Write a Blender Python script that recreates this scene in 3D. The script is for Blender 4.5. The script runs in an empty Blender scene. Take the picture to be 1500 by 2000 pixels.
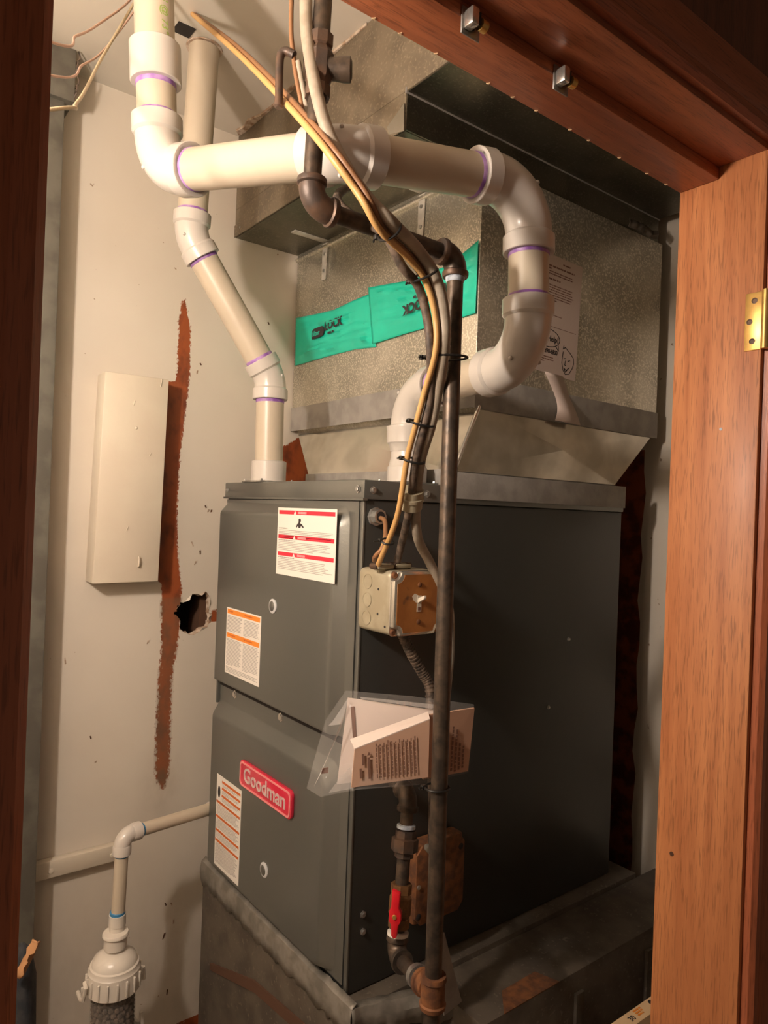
import bpy, bmesh, math, random
from mathutils import Vector, Matrix
random.seed(7)
S = bpy.context.scene
C = S.collection

# ------------------------------------------------------------------ camera
yaw, pitch, roll = 0.912302, 0.001208, 0.036804
fw = Vector((math.cos(yaw)*math.cos(pitch), math.sin(yaw)*math.cos(pitch), math.sin(pitch)))
r0 = Vector((math.sin(yaw), -math.cos(yaw), 0)); u0 = r0.cross(fw)
rt = r0*math.cos(roll)+u0*math.sin(roll); up = -r0*math.sin(roll)+u0*math.cos(roll)
cd = bpy.data.cameras.new('camera'); cam = bpy.data.objects.new('camera', cd); C.objects.link(cam)
cd.sensor_fit = 'VERTICAL'; cd.sensor_height = 36.0; cd.lens = 1389.84/2000*36; cd.clip_start = 0.01
cam.matrix_world = Matrix(((rt.x, up.x, -fw.x, -0.7143), (rt.y, up.y, -fw.y, -0.9747), (rt.z, up.z, -fw.z, 1.52), (0, 0, 0, 1)))
S.camera = cam
# ------------------------------------------------------------------ world, exposure (the bulb itself is built with its lamp holder)
W = bpy.data.worlds.new('world'); S.world = W; W.use_nodes = True
W.node_tree.nodes['Background'].inputs[0].default_value = (1.0, 0.72, 0.5, 1)
W.node_tree.nodes['Background'].inputs[1].default_value = 0.11
S.view_settings.view_transform = 'Standard'; S.view_settings.look = 'None'
S.view_settings.gamma = 1.0; S.view_settings.use_curve_mapping = False
S.view_settings.exposure = 0.0
BULB = Vector((-0.98, -0.26, 1.90)); BULB_POWER = 750.0; BULB_COL = (1.0, 0.86, 0.74)

# ------------------------------------------------------------------ materials
def lin(c):
    return tuple(((x/255)/12.92 if x/255 <= .04045 else ((x/255+.055)/1.055)**2.4) for x in c)
def mat(name, col, rough=.5, metal=0., col2=None, scale=20., detail=4., stretch=None, bump=0., bscale=None, lo=.4, hi=.6,
        speck=None, sscale=300., slo=.62, shi=.7, coat=0., spec=.5, rvar=0.):
    m = bpy.data.materials.new(name); m.use_nodes = True
    nt = m.node_tree; N = nt.nodes; L = nt.links; b = N['Principled BSDF']
    b.inputs['Base Color'].default_value = (*col, 1); b.inputs['Roughness'].default_value = rough
    b.inputs['Metallic'].default_value = metal; b.inputs['Specular IOR Level'].default_value = spec
    if coat: b.inputs['Coat Weight'].default_value = coat; b.inputs['Coat Roughness'].default_value = .12
    g = N.new('ShaderNodeNewGeometry'); mp = N.new('ShaderNodeMapping')
    if stretch: mp.inputs['Scale'].default_value = stretch
    L.new(g.outputs['Position'], mp.inputs['Vector'])
    last = None
    def noise(sc, dt=4., src=mp):
        n = N.new('ShaderNodeTexNoise'); n.inputs['Scale'].default_value = sc; n.inputs['Detail'].default_value = dt
        L.new(src.outputs['Vector'], n.inputs['Vector']); return n
    def ramp(n, a, c):
        r = N.new('ShaderNodeMapRange'); r.inputs[1].default_value = a; r.inputs[2].default_value = c
        L.new(n.outputs['Fac'], r.inputs[0]); return r
    if col2 is not None:
        n = noise(scale, detail); r = ramp(n, lo, hi)
        mx = N.new('ShaderNodeMix'); mx.data_type = 'RGBA'
        mx.inputs[6].default_value = (*col, 1); mx.inputs[7].default_value = (*col2, 1)
        L.new(r.outputs[0], mx.inputs[0]); last = mx.outputs[2]
        if rvar:
            rr = N.new('ShaderNodeMapRange'); rr.inputs[1].default_value = .3; rr.inputs[2].default_value = .7
            rr.inputs[3].default_value = rough-rvar; rr.inputs[4].default_value = rough+rvar
            L.new(n.outputs['Fac'], rr.inputs[0]); L.new(rr.outputs[0], b.inputs['Roughness'])
    if speck is not None:
        n = noise(sscale, 2.); r = ramp(n, slo, shi)
        mx = N.new('ShaderNodeMix'); mx.data_type = 'RGBA'
        if last: L.new(last, mx.inputs[6])
        else: mx.inputs[6].default_value = (*col, 1)
        mx.inputs[7].default_value = (*speck, 1)
        L.new(r.outputs[0], mx.inputs[0]); last = mx.outputs[2]
    if last: L.new(last, b.inputs['Base Color'])
    if bump:
        n = noise(bscale or scale, 3.); bp = N.new('ShaderNodeBump'); bp.inputs['Strength'].default_value = bump
        bp.inputs['Distance'].default_value = .002
        L.new(n.outputs['Fac'], bp.inputs['Height']); L.new(bp.outputs['Normal'], b.inputs['Normal'])
    return m

def wood(name, a, b2, axis, rough=.35, coat=.2):
    """veneer grain that runs along one axis, with short dark pores"""
    m = bpy.data.materials.new(name); m.use_nodes = True
    nt = m.node_tree; N = nt.nodes; L = nt.links; b = N['Principled BSDF']
    b.inputs['Roughness'].default_value = rough; b.inputs['Coat Weight'].default_value = coat; b.inputs['Coat Roughness'].default_value = .25
    g = N.new('ShaderNodeNewGeometry')
    def nz(sc, s_along, dt):
        mp = N.new('ShaderNodeMapping'); v = [1, 1, 1]; v[axis] = s_along; mp.inputs['Scale'].default_value = v
        L.new(g.outputs['Position'], mp.inputs['Vector'])
        n = N.new('ShaderNodeTexNoise'); n.inputs['Scale'].default_value = sc; n.inputs['Detail'].default_value = dt; n.inputs['Distortion'].default_value = .3
        L.new(mp.outputs['Vector'], n.inputs['Vector']); return n
    n1 = nz(60, .06, 5.); n2 = nz(520, .06, 2.); n3 = nz(9, .35, 2.)
    r = N.new('ShaderNodeMapRange'); r.inputs[1].default_value = .3; r.inputs[2].default_value = .7; L.new(n1.outputs['Fac'], r.inputs[0])
    mx = N.new('ShaderNodeMix'); mx.data_type = 'RGBA'; mx.inputs[6].default_value = (*a, 1); mx.inputs[7].default_value = (*b2, 1)
    L.new(r.outputs[0], mx.inputs[0])
    r2 = N.new('ShaderNodeMapRange'); r2.inputs[1].default_value = .53; r2.inputs[2].default_value = .68; r2.inputs[4].default_value = .55; L.new(n2.outputs['Fac'], r2.inputs[0])
    m2 = N.new('ShaderNodeMix'); m2.data_type = 'RGBA'; L.new(mx.outputs[2], m2.inputs[6]); m2.inputs[7].default_value = (*(x*.35 for x in b2), 1)
    L.new(r2.outputs[0], m2.inputs[0])
    r3 = N.new('ShaderNodeMapRange'); r3.inputs[1].default_value = .35; r3.inputs[2].default_value = .7; r3.inputs[4].default_value = .45; L.new(n3.outputs['Fac'], r3.inputs[0])
    m3 = N.new('ShaderNodeMix'); m3.data_type = 'RGBA'; L.new(m2.outputs[2], m3.inputs[6]); m3.inputs[7].default_value = (*b2, 1); L.new(r3.outputs[0], m3.inputs[0])
    L.new(m3.outputs[2], b.inputs['Base Color'])
    bp = N.new('ShaderNodeBump'); bp.inputs['Strength'].default_value = .15; bp.inputs['Distance'].default_value = .001
    L.new(n2.outputs['Fac'], bp.inputs['Height']); L.new(bp.outputs['Normal'], b.inputs['Normal'])
    return m

CREAM = (.65, .585, .495); REDP = (.29, .070, .020)
def wall_mat(name, with_attr=False):
    """cream paint with scuffs; where the attribute 'bare' says so the old red-brown paint shows, with a ragged dry-brush edge"""
    m = mat(name, CREAM, rough=.45, col2=(.60, .53, .44), scale=4., lo=.35, hi=.75, speck=(.30, .21, .14), sscale=55., slo=.735, shi=.76, bump=.12, bscale=35.)
    if with_attr:
        nt = m.node_tree; N = nt.nodes; L = nt.links; b = N['Principled BSDF']
        src = b.inputs['Base Color'].links[0].from_socket
        at = N.new('ShaderNodeAttribute'); at.attribute_name = 'bare'; at.attribute_type = 'GEOMETRY'
        g = N.new('ShaderNodeNewGeometry'); mp = N.new('ShaderNodeMapping'); mp.inputs['Scale'].default_value = (1, 1, .6); L.new(g.outputs['Position'], mp.inputs[0])
        n = N.new('ShaderNodeTexNoise'); n.inputs['Scale'].default_value = 260.; n.inputs['Detail'].default_value = 4.; L.new(mp.outputs[0], n.inputs['Vector'])
        n2 = N.new('ShaderNodeTexNoise'); n2.inputs['Scale'].default_value = 40.; n2.inputs['Detail'].default_value = 5.; L.new(mp.outputs[0], n2.inputs['Vector'])
        a1 = N.new('ShaderNodeMath'); a1.operation = 'MULTIPLY_ADD'; L.new(n.outputs['Fac'], a1.inputs[0]); a1.inputs[1].default_value = .016; a1.inputs[2].default_value = -.008
        a2 = N.new('ShaderNodeMath'); a2.operation = 'ADD'; L.new(at.outputs['Fac'], a2.inputs[0]); L.new(a1.outputs[0], a2.inputs[1])
        r = N.new('ShaderNodeMapRange'); r.inputs[1].default_value = -.0012; r.inputs[2].default_value = .0012; L.new(a2.outputs[0], r.inputs[0])
        rc = N.new('ShaderNodeMapRange'); rc.inputs[1].default_value = .45; rc.inputs[2].default_value = .75; L.new(n2.outputs['Fac'], rc.inputs[0])
        cr = N.new('ShaderNodeMix'); cr.data_type = 'RGBA'; cr.inputs[6].default_value = (*REDP, 1); cr.inputs[7].default_value = (.115, .028, .013, 1); L.new(rc.outputs[0], cr.inputs[0])
        mx = N.new('ShaderNodeMix'); mx.data_type = 'RGBA'; L.new(r.outputs[0], mx.inputs[0]); L.new(src, mx.inputs[6]); L.new(cr.outputs[2], mx.inputs[7])
        # grime towards the foot of the wall and around the drain
        at2 = N.new('ShaderNodeAttribute'); at2.attribute_name = 'grime'; at2.attribute_type = 'GEOMETRY'
        mg = N.new('ShaderNodeMath'); mg.operation = 'MULTIPLY'; L.new(at2.outputs['Fac'], mg.inputs[0]); L.new(n2.outputs['Fac'], mg.inputs[1])
        m3 = N.new('ShaderNodeMix'); m3.data_type = 'RGBA'; L.new(mg.outputs[0], m3.inputs[0]); L.new(mx.outputs[2], m3.inputs[6]); m3.inputs[7].default_value = (.16, .10, .06, 1)
        L.new(m3.outputs[2], b.inputs['Base Color'])
    return m

M = {}
M['wall'] = wall_mat('cream wall paint'); M['wallbare'] = wall_mat('cream wall paint over old red', True)
M['ceil'] = mat('ceiling paint', (.64, .585, .50), .6, col2=(.58, .525, .445), scale=5., bump=.1, bscale=60.)
M['floor'] = mat('concrete floor', (.48, .41, .33), .8, col2=(.40, .34, .27), scale=8.)
M['gypsum'] = mat('torn plasterboard', (.55, .45, .36), .9, col2=(.30, .19, .12), scale=60., bump=.6, bscale=120.)
M['dark'] = mat('dark cavity and gap shade', (.02, .015, .012), .9)
M['panel'] = wood('dark wood panelling', (.24, .075, .04), (.14, .045, .025), 2, .5, .1)
M['jamb'] = wood('mahogany veneer upright', (.68, .275, .105), (.46, .155, .055), 2, .5, .05)
M['head'] = wood('mahogany veneer level', (.50, .155, .06), (.31, .085, .033), 0, .4, .15)
M['casing'] = wood('mahogany casing upright', (.55, .16, .07), (.36, .10, .042), 2, .35, .2)
M['casingh'] = wood('mahogany casing level', (.50, .14, .06), (.32, .085, .036), 0, .35, .2)
M['brass'] = mat('worn brass', (.80, .50, .15), .38, .75, col2=(.62, .38, .12), scale=40.)
M['chrome'] = mat('bright metal', (.75, .72, .66), .25, .9)
M['zinc'] = mat('zinc plated steel', (.55, .54, .51), .35, .8, col2=(.35, .34, .32), scale=70.)
M['galv'] = mat('galvanized sheet', (.60, .565, .47), .36, .8, col2=(.43, .405, .335), scale=9., speck=(.80, .76, .66), sscale=260., slo=.5, shi=.62, bump=.1, bscale=200., rvar=.1)
M['galvold'] = mat('dusty old galvanized sheet', (.215, .17, .115), .6, .3, col2=(.16, .125, .085), scale=14., speck=(.27, .22, .15), sscale=180., slo=.55, shi=.7)
M['galvnew'] = mat('new galvanized sheet', (.78, .74, .66), .20, .9, col2=(.60, .575, .51), scale=12.)
M['galvshade'] = mat('old galvanized sheet with painted shade', (.20, .185, .145), .38, .95, col2=(.15, .14, .11), scale=11., speck=(.26, .24, .19), sscale=220., slo=.55, shi=.7)  # trunk metal darkened: the shade under the duct is in this colour
M['strap'] = mat('pale zinc strap', (.60, .56, .49), .4, .3, col2=(.50, .47, .41), scale=60.)
M['tape'] = mat('grey duct tape', (.36, .335, .305), .55, .1, col2=(.28, .26, .235), scale=25., bump=.5, bscale=45.)
M['tapebase'] = mat('crumpled grey foil tape', (.27, .245, .21), .45, .2, col2=(.17, .155, .13), scale=30., bump=.4, bscale=40.)
M['base'] = mat('dirty sheet metal', (.115, .093, .070), .6, .2, col2=(.075, .060, .046), scale=16., speck=(.15, .12, .09), sscale=120.)
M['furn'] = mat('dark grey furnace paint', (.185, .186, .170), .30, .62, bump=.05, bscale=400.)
M['furnshade'] = mat('shaded copy of furnace grey', (.062, .062, .057), .36, .45, bump=.05, bscale=400.)  # same paint as the doors, darkened for the shade on the cabinet side
M['pvc'] = mat('cream pvc pipe', (.53, .455, .35), .36, 0., col2=(.505, .43, .33), scale=12.)
M['fit'] = mat('white pvc fitting', (.56, .515, .465), .28, 0., coat=.1)
M['fitshine'] = mat('white pvc cap', (.70, .64, .56), .3)
M['primer'] = mat('purple primer', (.25, .10, .38), .5, col2=(.42, .25, .50), scale=60.)
M['blueglue'] = mat('blue pvc glue', (.05, .22, .42), .4)
M['iron'] = mat('black iron pipe', (.060, .046, .036), .42, .55, col2=(.115, .082, .058), scale=55., bump=.25, bscale=120.)
M['ironfit'] = mat('rusty malleable iron', (.125, .072, .045), .5, .4, col2=(.070, .050, .040), scale=45., bump=.3, bscale=100.)
M['rust'] = mat('rusted metal', (.24, .095, .035), .7, .2, col2=(.13, .055, .028), scale=60., bump=.4, bscale=140.)
M['brassv'] = mat('tarnished brass', (.33, .17, .07), .45, .7, col2=(.22, .11, .05), scale=60.)
M['dope'] = mat('pipe dope', (.55, .60, .66), .6, col2=(.30, .33, .38), scale=120.)
M['red'] = mat('red plastic lever', (.62, .012, .022), .35)
M['tan'] = mat('yellow tan cable sheath', (.60, .345, .125), .45)
M['brown'] = mat('brown cable sheath', (.26, .125, .055), .5)
M['beige'] = mat('beige cable sheath', (.38, .315, .24), .5, col2=(.31, .255, .19), scale=60.)
M['dcable'] = mat('dusty dark cable', (.060, .044, .033), .6, col2=(.15, .105, .075), scale=90., bump=.4, bscale=150.)
M['grey'] = mat('grey cable sheath', (.22, .20, .165), .55)
M['tie'] = mat('black nylon tie', (.012, .011, .010), .4)
M['boxm'] = mat('painted steel box', (.42, .37, .26), .45, .2, col2=(.36, .31, .21), scale=30.)
M['rim'] = mat('shiny pressed steel rim', (.70, .67, .60), .22, .85)
M['orange'] = mat('orange overpaint', (.46, .185, .045), .5, col2=(.36, .135, .032), scale=25., speck=(.16, .07, .03), sscale=45., slo=.68, shi=.75)
M['ivory'] = mat('ivory plastic', (.75, .68, .56), .35)
M['white'] = mat('white label paper', (.80, .75, .68), .45)
M['paper'] = mat('notice paper', (.62, .50, .44), .75)
M['page'] = mat('manual page', (.75, .63, .56), .7)
M['pageback'] = mat('manual cover page', (.58, .36, .25), .7)
M['ink'] = mat('dark ink', (.03, .025, .025), .7)
M['inkgrey'] = mat('small grey print', (.36, .33, .30), .7)
M['inkbrown'] = mat('small brown print', (.22, .11, .075), .7)
M['lred'] = mat('label red', (.72, .03, .055), .4)
M['lpink'] = mat('label pink', (.85, .35, .36), .4)
M['lorange'] = mat('label orange', (.85, .27, .03), .4)
M['lrust'] = mat('label burnt orange', (.62, .13, .02), .4)
M['badge'] = mat('red enamel badge', (.62, .022, .055), .22, 0., coat=.5)
M['badgetxt'] = mat('raised silver letters', (.70, .52, .50), .35, .2)
M['badgerim'] = mat('badge rim', (.80, .25, .26), .3)
M['green'] = mat('green plastic film', (.018, .60, .42), .30, 0., col2=(.014, .53, .37), scale=14.)
M['clear'] = mat('clear plastic port', (.55, .55, .55), .15)
M['pellet'] = mat('grey brown pellets', (.17, .12, .09), .8, col2=(.10, .075, .06), scale=90.)
M['board'] = mat('cream painted board', (.67, .60, .48), .42, col2=(.63, .55, .44), scale=7., bump=.15, bscale=50.)
M['cloth'] = mat('dark cloth', (.014, .016, .02), .95, col2=(.03, .03, .032), scale=50., bump=.5, bscale=150.)
M['leather'] = mat('tan strip', (.42, .21, .09), .7)
M['card'] = mat('buff cardboard', (.70, .48, .27), .8)
M['pleat'] = mat('brown filter card', (.36, .19, .10), .9)
M['pinkwire'] = mat('pinkish wire', (.52, .33, .25), .5)
M['yelwire'] = mat('yellowed wire', (.50, .40, .25), .5)
M['channel'] = mat('grey steel channel', (.18, .17, .14), .5, .4, col2=(.13, .12, .10), scale=20.)
M['greenink'] = mat('green pipe print', (.30, .42, .08), .6)
M['lath'] = mat('old stud', (.09, .04, .02), .9)
def glass_film(name, base, alpha, rough):
    m = bpy.data.materials.new(name); m.use_nodes = True; b = m.node_tree.nodes['Principled BSDF']
    b.inputs['Base Color'].default_value = (*base, 1); b.inputs['Alpha'].default_value = alpha; b.inputs['Roughness'].default_value = rough
    return m
M['film'] = glass_film('clear plastic bag', (.80, .76, .72), .06, .08)
M['filmfold'] = glass_film('doubled plastic film', (.82, .78, .74), .30, .15)
M['tubeclear'] = glass_film('clear tube', (.6, .55, .5), .14, .08)
mm = bpy.data.materials.new('lit bulb'); mm.use_nodes = True
pb = mm.node_tree.nodes['Principled BSDF']; pb.inputs['Base Color'].default_value = (1, .95, .9, 1)
pb.inputs['Emission Color'].default_value = (*BULB_COL, 1); pb.inputs['Emission Strength'].default_value = BULB_POWER
M['bulb'] = mm

# ------------------------------------------------------------------ mesh helpers
class MB:
    def __init__(s): s.v = []; s.f = []
    def add(s, vs, fs):
        o = len(s.v); s.v += [tuple(x) for x in vs]; s.f += [tuple(i+o for i in f) for f in fs]; return s
    def box(s, lo, hi):
        x0, y0, z0 = lo; x1, y1, z1 = hi
        return s.add([(x0,y0,z0),(x1,y0,z0),(x1,y1,z0),(x0,y1,z0),(x0,y0,z1),(x1,y0,z1),(x1,y1,z1),(x0,y1,z1)],
                     [(0,3,2,1),(4,5,6,7),(0,1,5,4),(1,2,6,5),(2,3,7,6),(3,0,4,7)])
    def tube(s, path, r, n=20, cap=True, flat=1.0):
        P = [Vector(p) for p in path]; k = len(P)
        R = r if isinstance(r, (list, tuple)) else [r]*k
        T = []
        for i in range(k):
            t = (P[min(i+1, k-1)]-P[max(i-1, 0)]); T.append(t.normalized())
        a = Vector((0, 0, 1)) if abs(T[0].z) < .9 else Vector((1, 0, 0))
        nrm = (a - T[0]*a.dot(T[0])).normalized(); vs = []; fs = []
        for i in range(k):
            nrm = (nrm - T[i]*nrm.dot(T[i])).normalized(); bn = T[i].cross(nrm)
            for j in range(n):
                a = 2*math.pi*j/n
                vs.append(P[i]+nrm*(math.cos(a)*R[i])+bn*(math.sin(a)*R[i]*flat))
        for i in range(k-1):
            for j in range(n):
                fs.append((i*n+j, i*n+(j+1) % n, (i+1)*n+(j+1) % n, (i+1)*n+j))
        if cap: fs.append(tuple(range(n-1, -1, -1))); fs.append(tuple((k-1)*n+j for j in range(n)))
        return s.add(vs, fs)
    def lathe(s, o, axis, prof, n=28):
        """prof: list of (distance along the axis, radius)"""
        o = Vector(o); ax = Vector(axis).normalized()
        path = [o+ax*d for d, _ in prof]
        a = Vector((0, 0, 1)) if abs(ax.z) < .9 else Vector((1, 0, 0))
        u = (a-ax*a.dot(ax)).normalized(); w = ax.cross(u); vs = []; fs = []; k = len(prof)
        for i, (d, r) in enumerate(prof):
            for j in range(n):
                t = 2*math.pi*j/n; vs.append(path[i]+u*math.cos(t)*r+w*math.sin(t)*r)
        for i in range(k-1):
            for j in range(n): fs.append((i*n+j, i*n+(j+1) % n, (i+1)*n+(j+1) % n, (i+1)*n+j))
        fs.append(tuple(range(n-1, -1, -1))); fs.append(tuple((k-1)*n+j for j in range(n)))
        return s.add(vs, fs)
    def slab(s, pts, thick, nrm=None):
        """a polygon given its own thickness"""
        P = [Vector(p) for p in pts]; n = len(P)
        if nrm is None: nrm = (P[1]-P[0]).cross(P[-1]-P[0]).normalized()
        nrm = Vector(nrm); Q = [p+nrm*thick for p in P]
        fs = [tuple(range(n-1, -1, -1)), tuple(range(n, 2*n))]+[(i, (i+1) % n, n+(i+1) % n, n+i) for i in range(n)]
        return s.add(P+Q, fs)
    def sphere(s, c, r, u=10, v=6, sq=(1, 1, 1)):
        vs = [(c[0], c[1], c[2]+r*sq[2])]; fs = []
        for i in range(1, v):
            for j in range(u):
                a = math.pi*i/v; b = 2*math.pi*j/u
                vs.append((c[0]+r*sq[0]*math.sin(a)*math.cos(b), c[1]+r*sq[1]*math.sin(a)*math.sin(b), c[2]+r*sq[2]*math.cos(a)))
        vs.append((c[0], c[1], c[2]-r*sq[2])); e = len(vs)-1
        for j in range(u):
            fs.append((0, 1+j, 1+(j+1) % u)); fs.append((e, e-u+(j+1) % u, e-u+j))
        for i in range(v-2):
            for j in range(u): fs.append((1+i*u+j, 1+(i+1)*u+j, 1+(i+1)*u+(j+1) % u, 1+i*u+(j+1) % u))
        return s.add(vs, fs)
    def fbox(s, F, u0, u1, v0, v1, n0, n1):
        O, u, v = F; n = u.cross(v)
        vs = [O+u*a+v*b+n*c for c in (n0, n1) for (a, b) in ((u0, v0), (u1, v0), (u1, v1), (u0, v1))]
        return s.add(vs, [(0,3,2,1),(4,5,6,7),(0,1,5,4),(1,2,6,5),(2,3,7,6),(3,0,4,7)])
    def fpoly(s, F, pts, n0, n1):
        O, u, v = F; n = u.cross(v)
        return s.slab([O+u*a+v*b+n*n0 for a, b in pts], n1-n0, n)

def setp(o, root):
    o.parent = root; o.matrix_parent_inverse = Matrix.Translation(-wloc(root))
def wloc(o):
    return Vector(o['_w']) if '_w' in o.keys() else o.location
ALL = []
def mk(name, mb, m, parent=None, bevel=0, seg=2, smooth=True, ang=40, mats=None, sub=0):
    me = bpy.data.meshes.new(name)
    vs = [Vector(v) for v in mb.v]
    lo = Vector((min(v[i] for v in vs) for i in range(3))); hi = Vector((max(v[i] for v in vs) for i in range(3))); c = (lo+hi)/2
    me.from_pydata([tuple(v-c) for v in vs], [], mb.f)
    bm = bmesh.new(); bm.from_mesh(me)
    if bevel:
        bmesh.ops.remove_doubles(bm, verts=bm.verts, dist=1e-6)
        es = [e for e in bm.edges if len(e.link_faces) == 2 and e.calc_face_angle(0) > .5]
        bmesh.ops.bevel(bm, geom=es, offset=bevel, segments=seg, affect='EDGES', profile=.5, clamp_overlap=True)
    bmesh.ops.recalc_face_normals(bm, faces=bm.faces)
    bm.to_mesh(me); bm.free()
    if smooth:
        me.shade_smooth(); me.set_sharp_from_angle(angle=math.radians(ang))
    me.materials.append(M[m] if isinstance(m, str) else m)
    o = bpy.data.objects.new(name, me); C.objects.link(o)
    o.location = c; o['_w'] = tuple(c); ALL.append(o)
    if parent is not None:
        o.parent = parent; o.matrix_parent_inverse = Matrix.Translation(-wloc(parent))
    return o
def tag(o, label, cat, group=None):
    o['label'] = label; o['category'] = cat
    if group: o['group'] = group
    return o
def thing(name, loc, label, cat, group=None):
    o = bpy.data.objects.new(name, None); C.objects.link(o); o.location = loc; o['_w'] = tuple(loc); o.empty_display_size = .05; ALL.append(o)
    return tag(o, label, cat, group)
def struct(o, label=None):
    o['kind'] = 'structure'
    if label: o['label'] = label
    return o
def V(*a): return Vector(a)
def text(F, u, v, size, body, m, parent, n=.0006, ext=.0004, rot=0, cyl=None, bold=0, sx=1., name='lettering', align='LEFT'):
    cu = bpy.data.curves.new('t', 'FONT'); cu.body = body; cu.size = size; cu.extrude = ext; cu.offset = bold; cu.align_x = align; cu.resolution_u = 3
    to = bpy.data.objects.new('t', cu); C.objects.link(to)
    bpy.context.view_layer.update()
    me = bpy.data.meshes.new_from_object(to.evaluated_get(bpy.context.evaluated_depsgraph_get()))
    bpy.data.objects.remove(to); bpy.data.curves.remove(cu)
    O, uu, vv = F; nn = uu.cross(vv); cr, sr = math.cos(rot), math.sin(rot); mb = MB()
    for p in me.vertices:
        a, b, c = p.co; a *= sx
        a, b = a*cr-b*sr, a*sr+b*cr; a += u; b += v
        if cyl:      # wrap around a cylinder of that radius whose axis is u
            th = b/cyl; mb.v.append(tuple(O+uu*a+vv*(math.sin(th)*(cyl+n+c))+nn*(math.cos(th)*(cyl+n+c))))
        else: mb.v.append(tuple(O+uu*a+vv*b+nn*(n+c)))
    mb.f = [tuple(q.vertices) for q in me.polygons]; bpy.data.meshes.remove(me)
    return mk(name, mb, m, parent, smooth=False)
def textbars(mb, F, u0, u1, v1, rows, lead, h, rnd, n0=.0003, n1=.0006, full=.85):
    for r in range(rows):
        u = u0; end = u1 if r < rows-1 else u0+(u1-u0)*rnd.uniform(.3, .9)
        end = min(end, u0+(u1-u0)*rnd.uniform(full, 1.))
        while u < end:
            w = rnd.uniform(1.2, 5.)*h
            mb.fbox(F, u, min(u+w, end), v1-r*lead-h, v1-r*lead, n0, n1); u += w+h*.6
def crom(pts, per=8):
    P = [Vector(p) for p in pts]; P = [P[0]*2-P[1]]+P+[P[-1]*2-P[-2]]; out = []
    for i in range(1, len(P)-2):
        for k in range(per):
            t = k/per; a, b, c, d = P[i-1], P[i], P[i+1], P[i+2]
            out.append(.5*((2*b)+(c-a)*t+(2*a-5*b+4*c-d)*t*t+(3*b-a-3*c+d)*t**3))
    out.append(P[-2]); return out
def arc(p0, p1, p2, R, n=12):
    p0, p1, p2 = Vector(p0), Vector(p1), Vector(p2); a = (p0-p1).normalized(); b = (p2-p1).normalized()
    th = math.pi-a.angle(b); t = R*math.tan(th/2); cen = p1+(a+b).normalized()*(R/math.cos(th/2))
    s = p1+a*t; e = p1+b*t; u = (s-cen); w = (e-cen); ax = u.cross(w).normalized()
    return [cen+Matrix.Rotation(th*i/n, 3, ax) @ u for i in range(n+1)]
def pvc_run(root, pts, r, bend, fr, hr, hl, prim='primer', ring_at=None, knobs=True, fit='fit', pipe='pvc'):
    """a glued pvc run: straight pipes between elbows; each elbow has two hubs and a smear of primer at its mouths"""
    P = [Vector(p) for p in pts]; cuts = [P[0]]
    for i in range(1, len(P)-1):
        A = arc(P[i-1], P[i], P[i+1], bend[i-1] if isinstance(bend, list) else bend); d0 = (P[i]-P[i-1]).normalized(); d1 = (P[i+1]-P[i]).normalized()
        A2 = [A[0]-d0*hl]+A+[A[-1]+d1*hl]
        e = mk('elbow', MB().tube(A2, fr, 28), fit, root)
        for q, d in ((A[0]-d0*hl, d0), (A[-1]+d1*hl, -d1)):
            mk('hub', MB().lathe(q, d, [(0, fr*.92), (0, hr-.001), (.001, hr), (hl-.002, hr), (hl+.002, fr+.0004)], 32), fit, e)
            if prim: 
                w = random.uniform(.004, .008)
                mk('primer_ring', MB().lathe(q+d*.002, -d, [(0, r+.0006), (w, r+.0006), (w+.001, r)], 28), prim, e)
        if knobs:
            mid = A[len(A)//2]; mdir = (A[len(A)//2+1]-A[len(A)//2-1]).normalized(); side = d0.cross(d1).normalized()
            out = mdir.cross(side).normalized()
            for sg in (1, -1):
                c = mid+(side*sg*.8+out*.6*(1 if out.dot(mid-P[i]) < 0 else -1)).normalized()*fr
                mk('moulding_nub', MB().sphere(c, .0035, 8, 5), fit, e)
        cuts += [A[0]-d0*hl*.5, A[-1]+d1*hl*.5]
    cuts.append(P[-1])
    return [mk('pipe', MB().tube([cuts[i], cuts[i+1]], r, 28), pipe, root) for i in range(0, len(cuts), 2)]
def screw(F, u, v, r, parent, m='zinc', name='screw'):
    O, uu, vv = F; n = uu.cross(vv)
    return mk(name, MB().lathe(O+uu*u+vv*v, n, [(0, r*1.5), (.0012, r*1.5), (.0012, r), (.004, r), (.0045, r*.8)], 6), m, parent, smooth=False)

# ------------------------------------------------------------------ the setting
YW, ZC, XR, XL, YF, YO = .69, 2.455, .92, -1.40, -.374, -.505
FZ, FT = .6996, 1.5756
struct(mk('floor', MB().box((-2.4, -2.6, -.05), (2.2, YW+.1, 0)), 'floor'), 'dark concrete floor')
struct(mk('ceiling', MB().box((-2.4, -2.6, ZC), (2.2, YW+.1, ZC+.06)), 'ceil'), 'cream painted ceiling')

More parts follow.
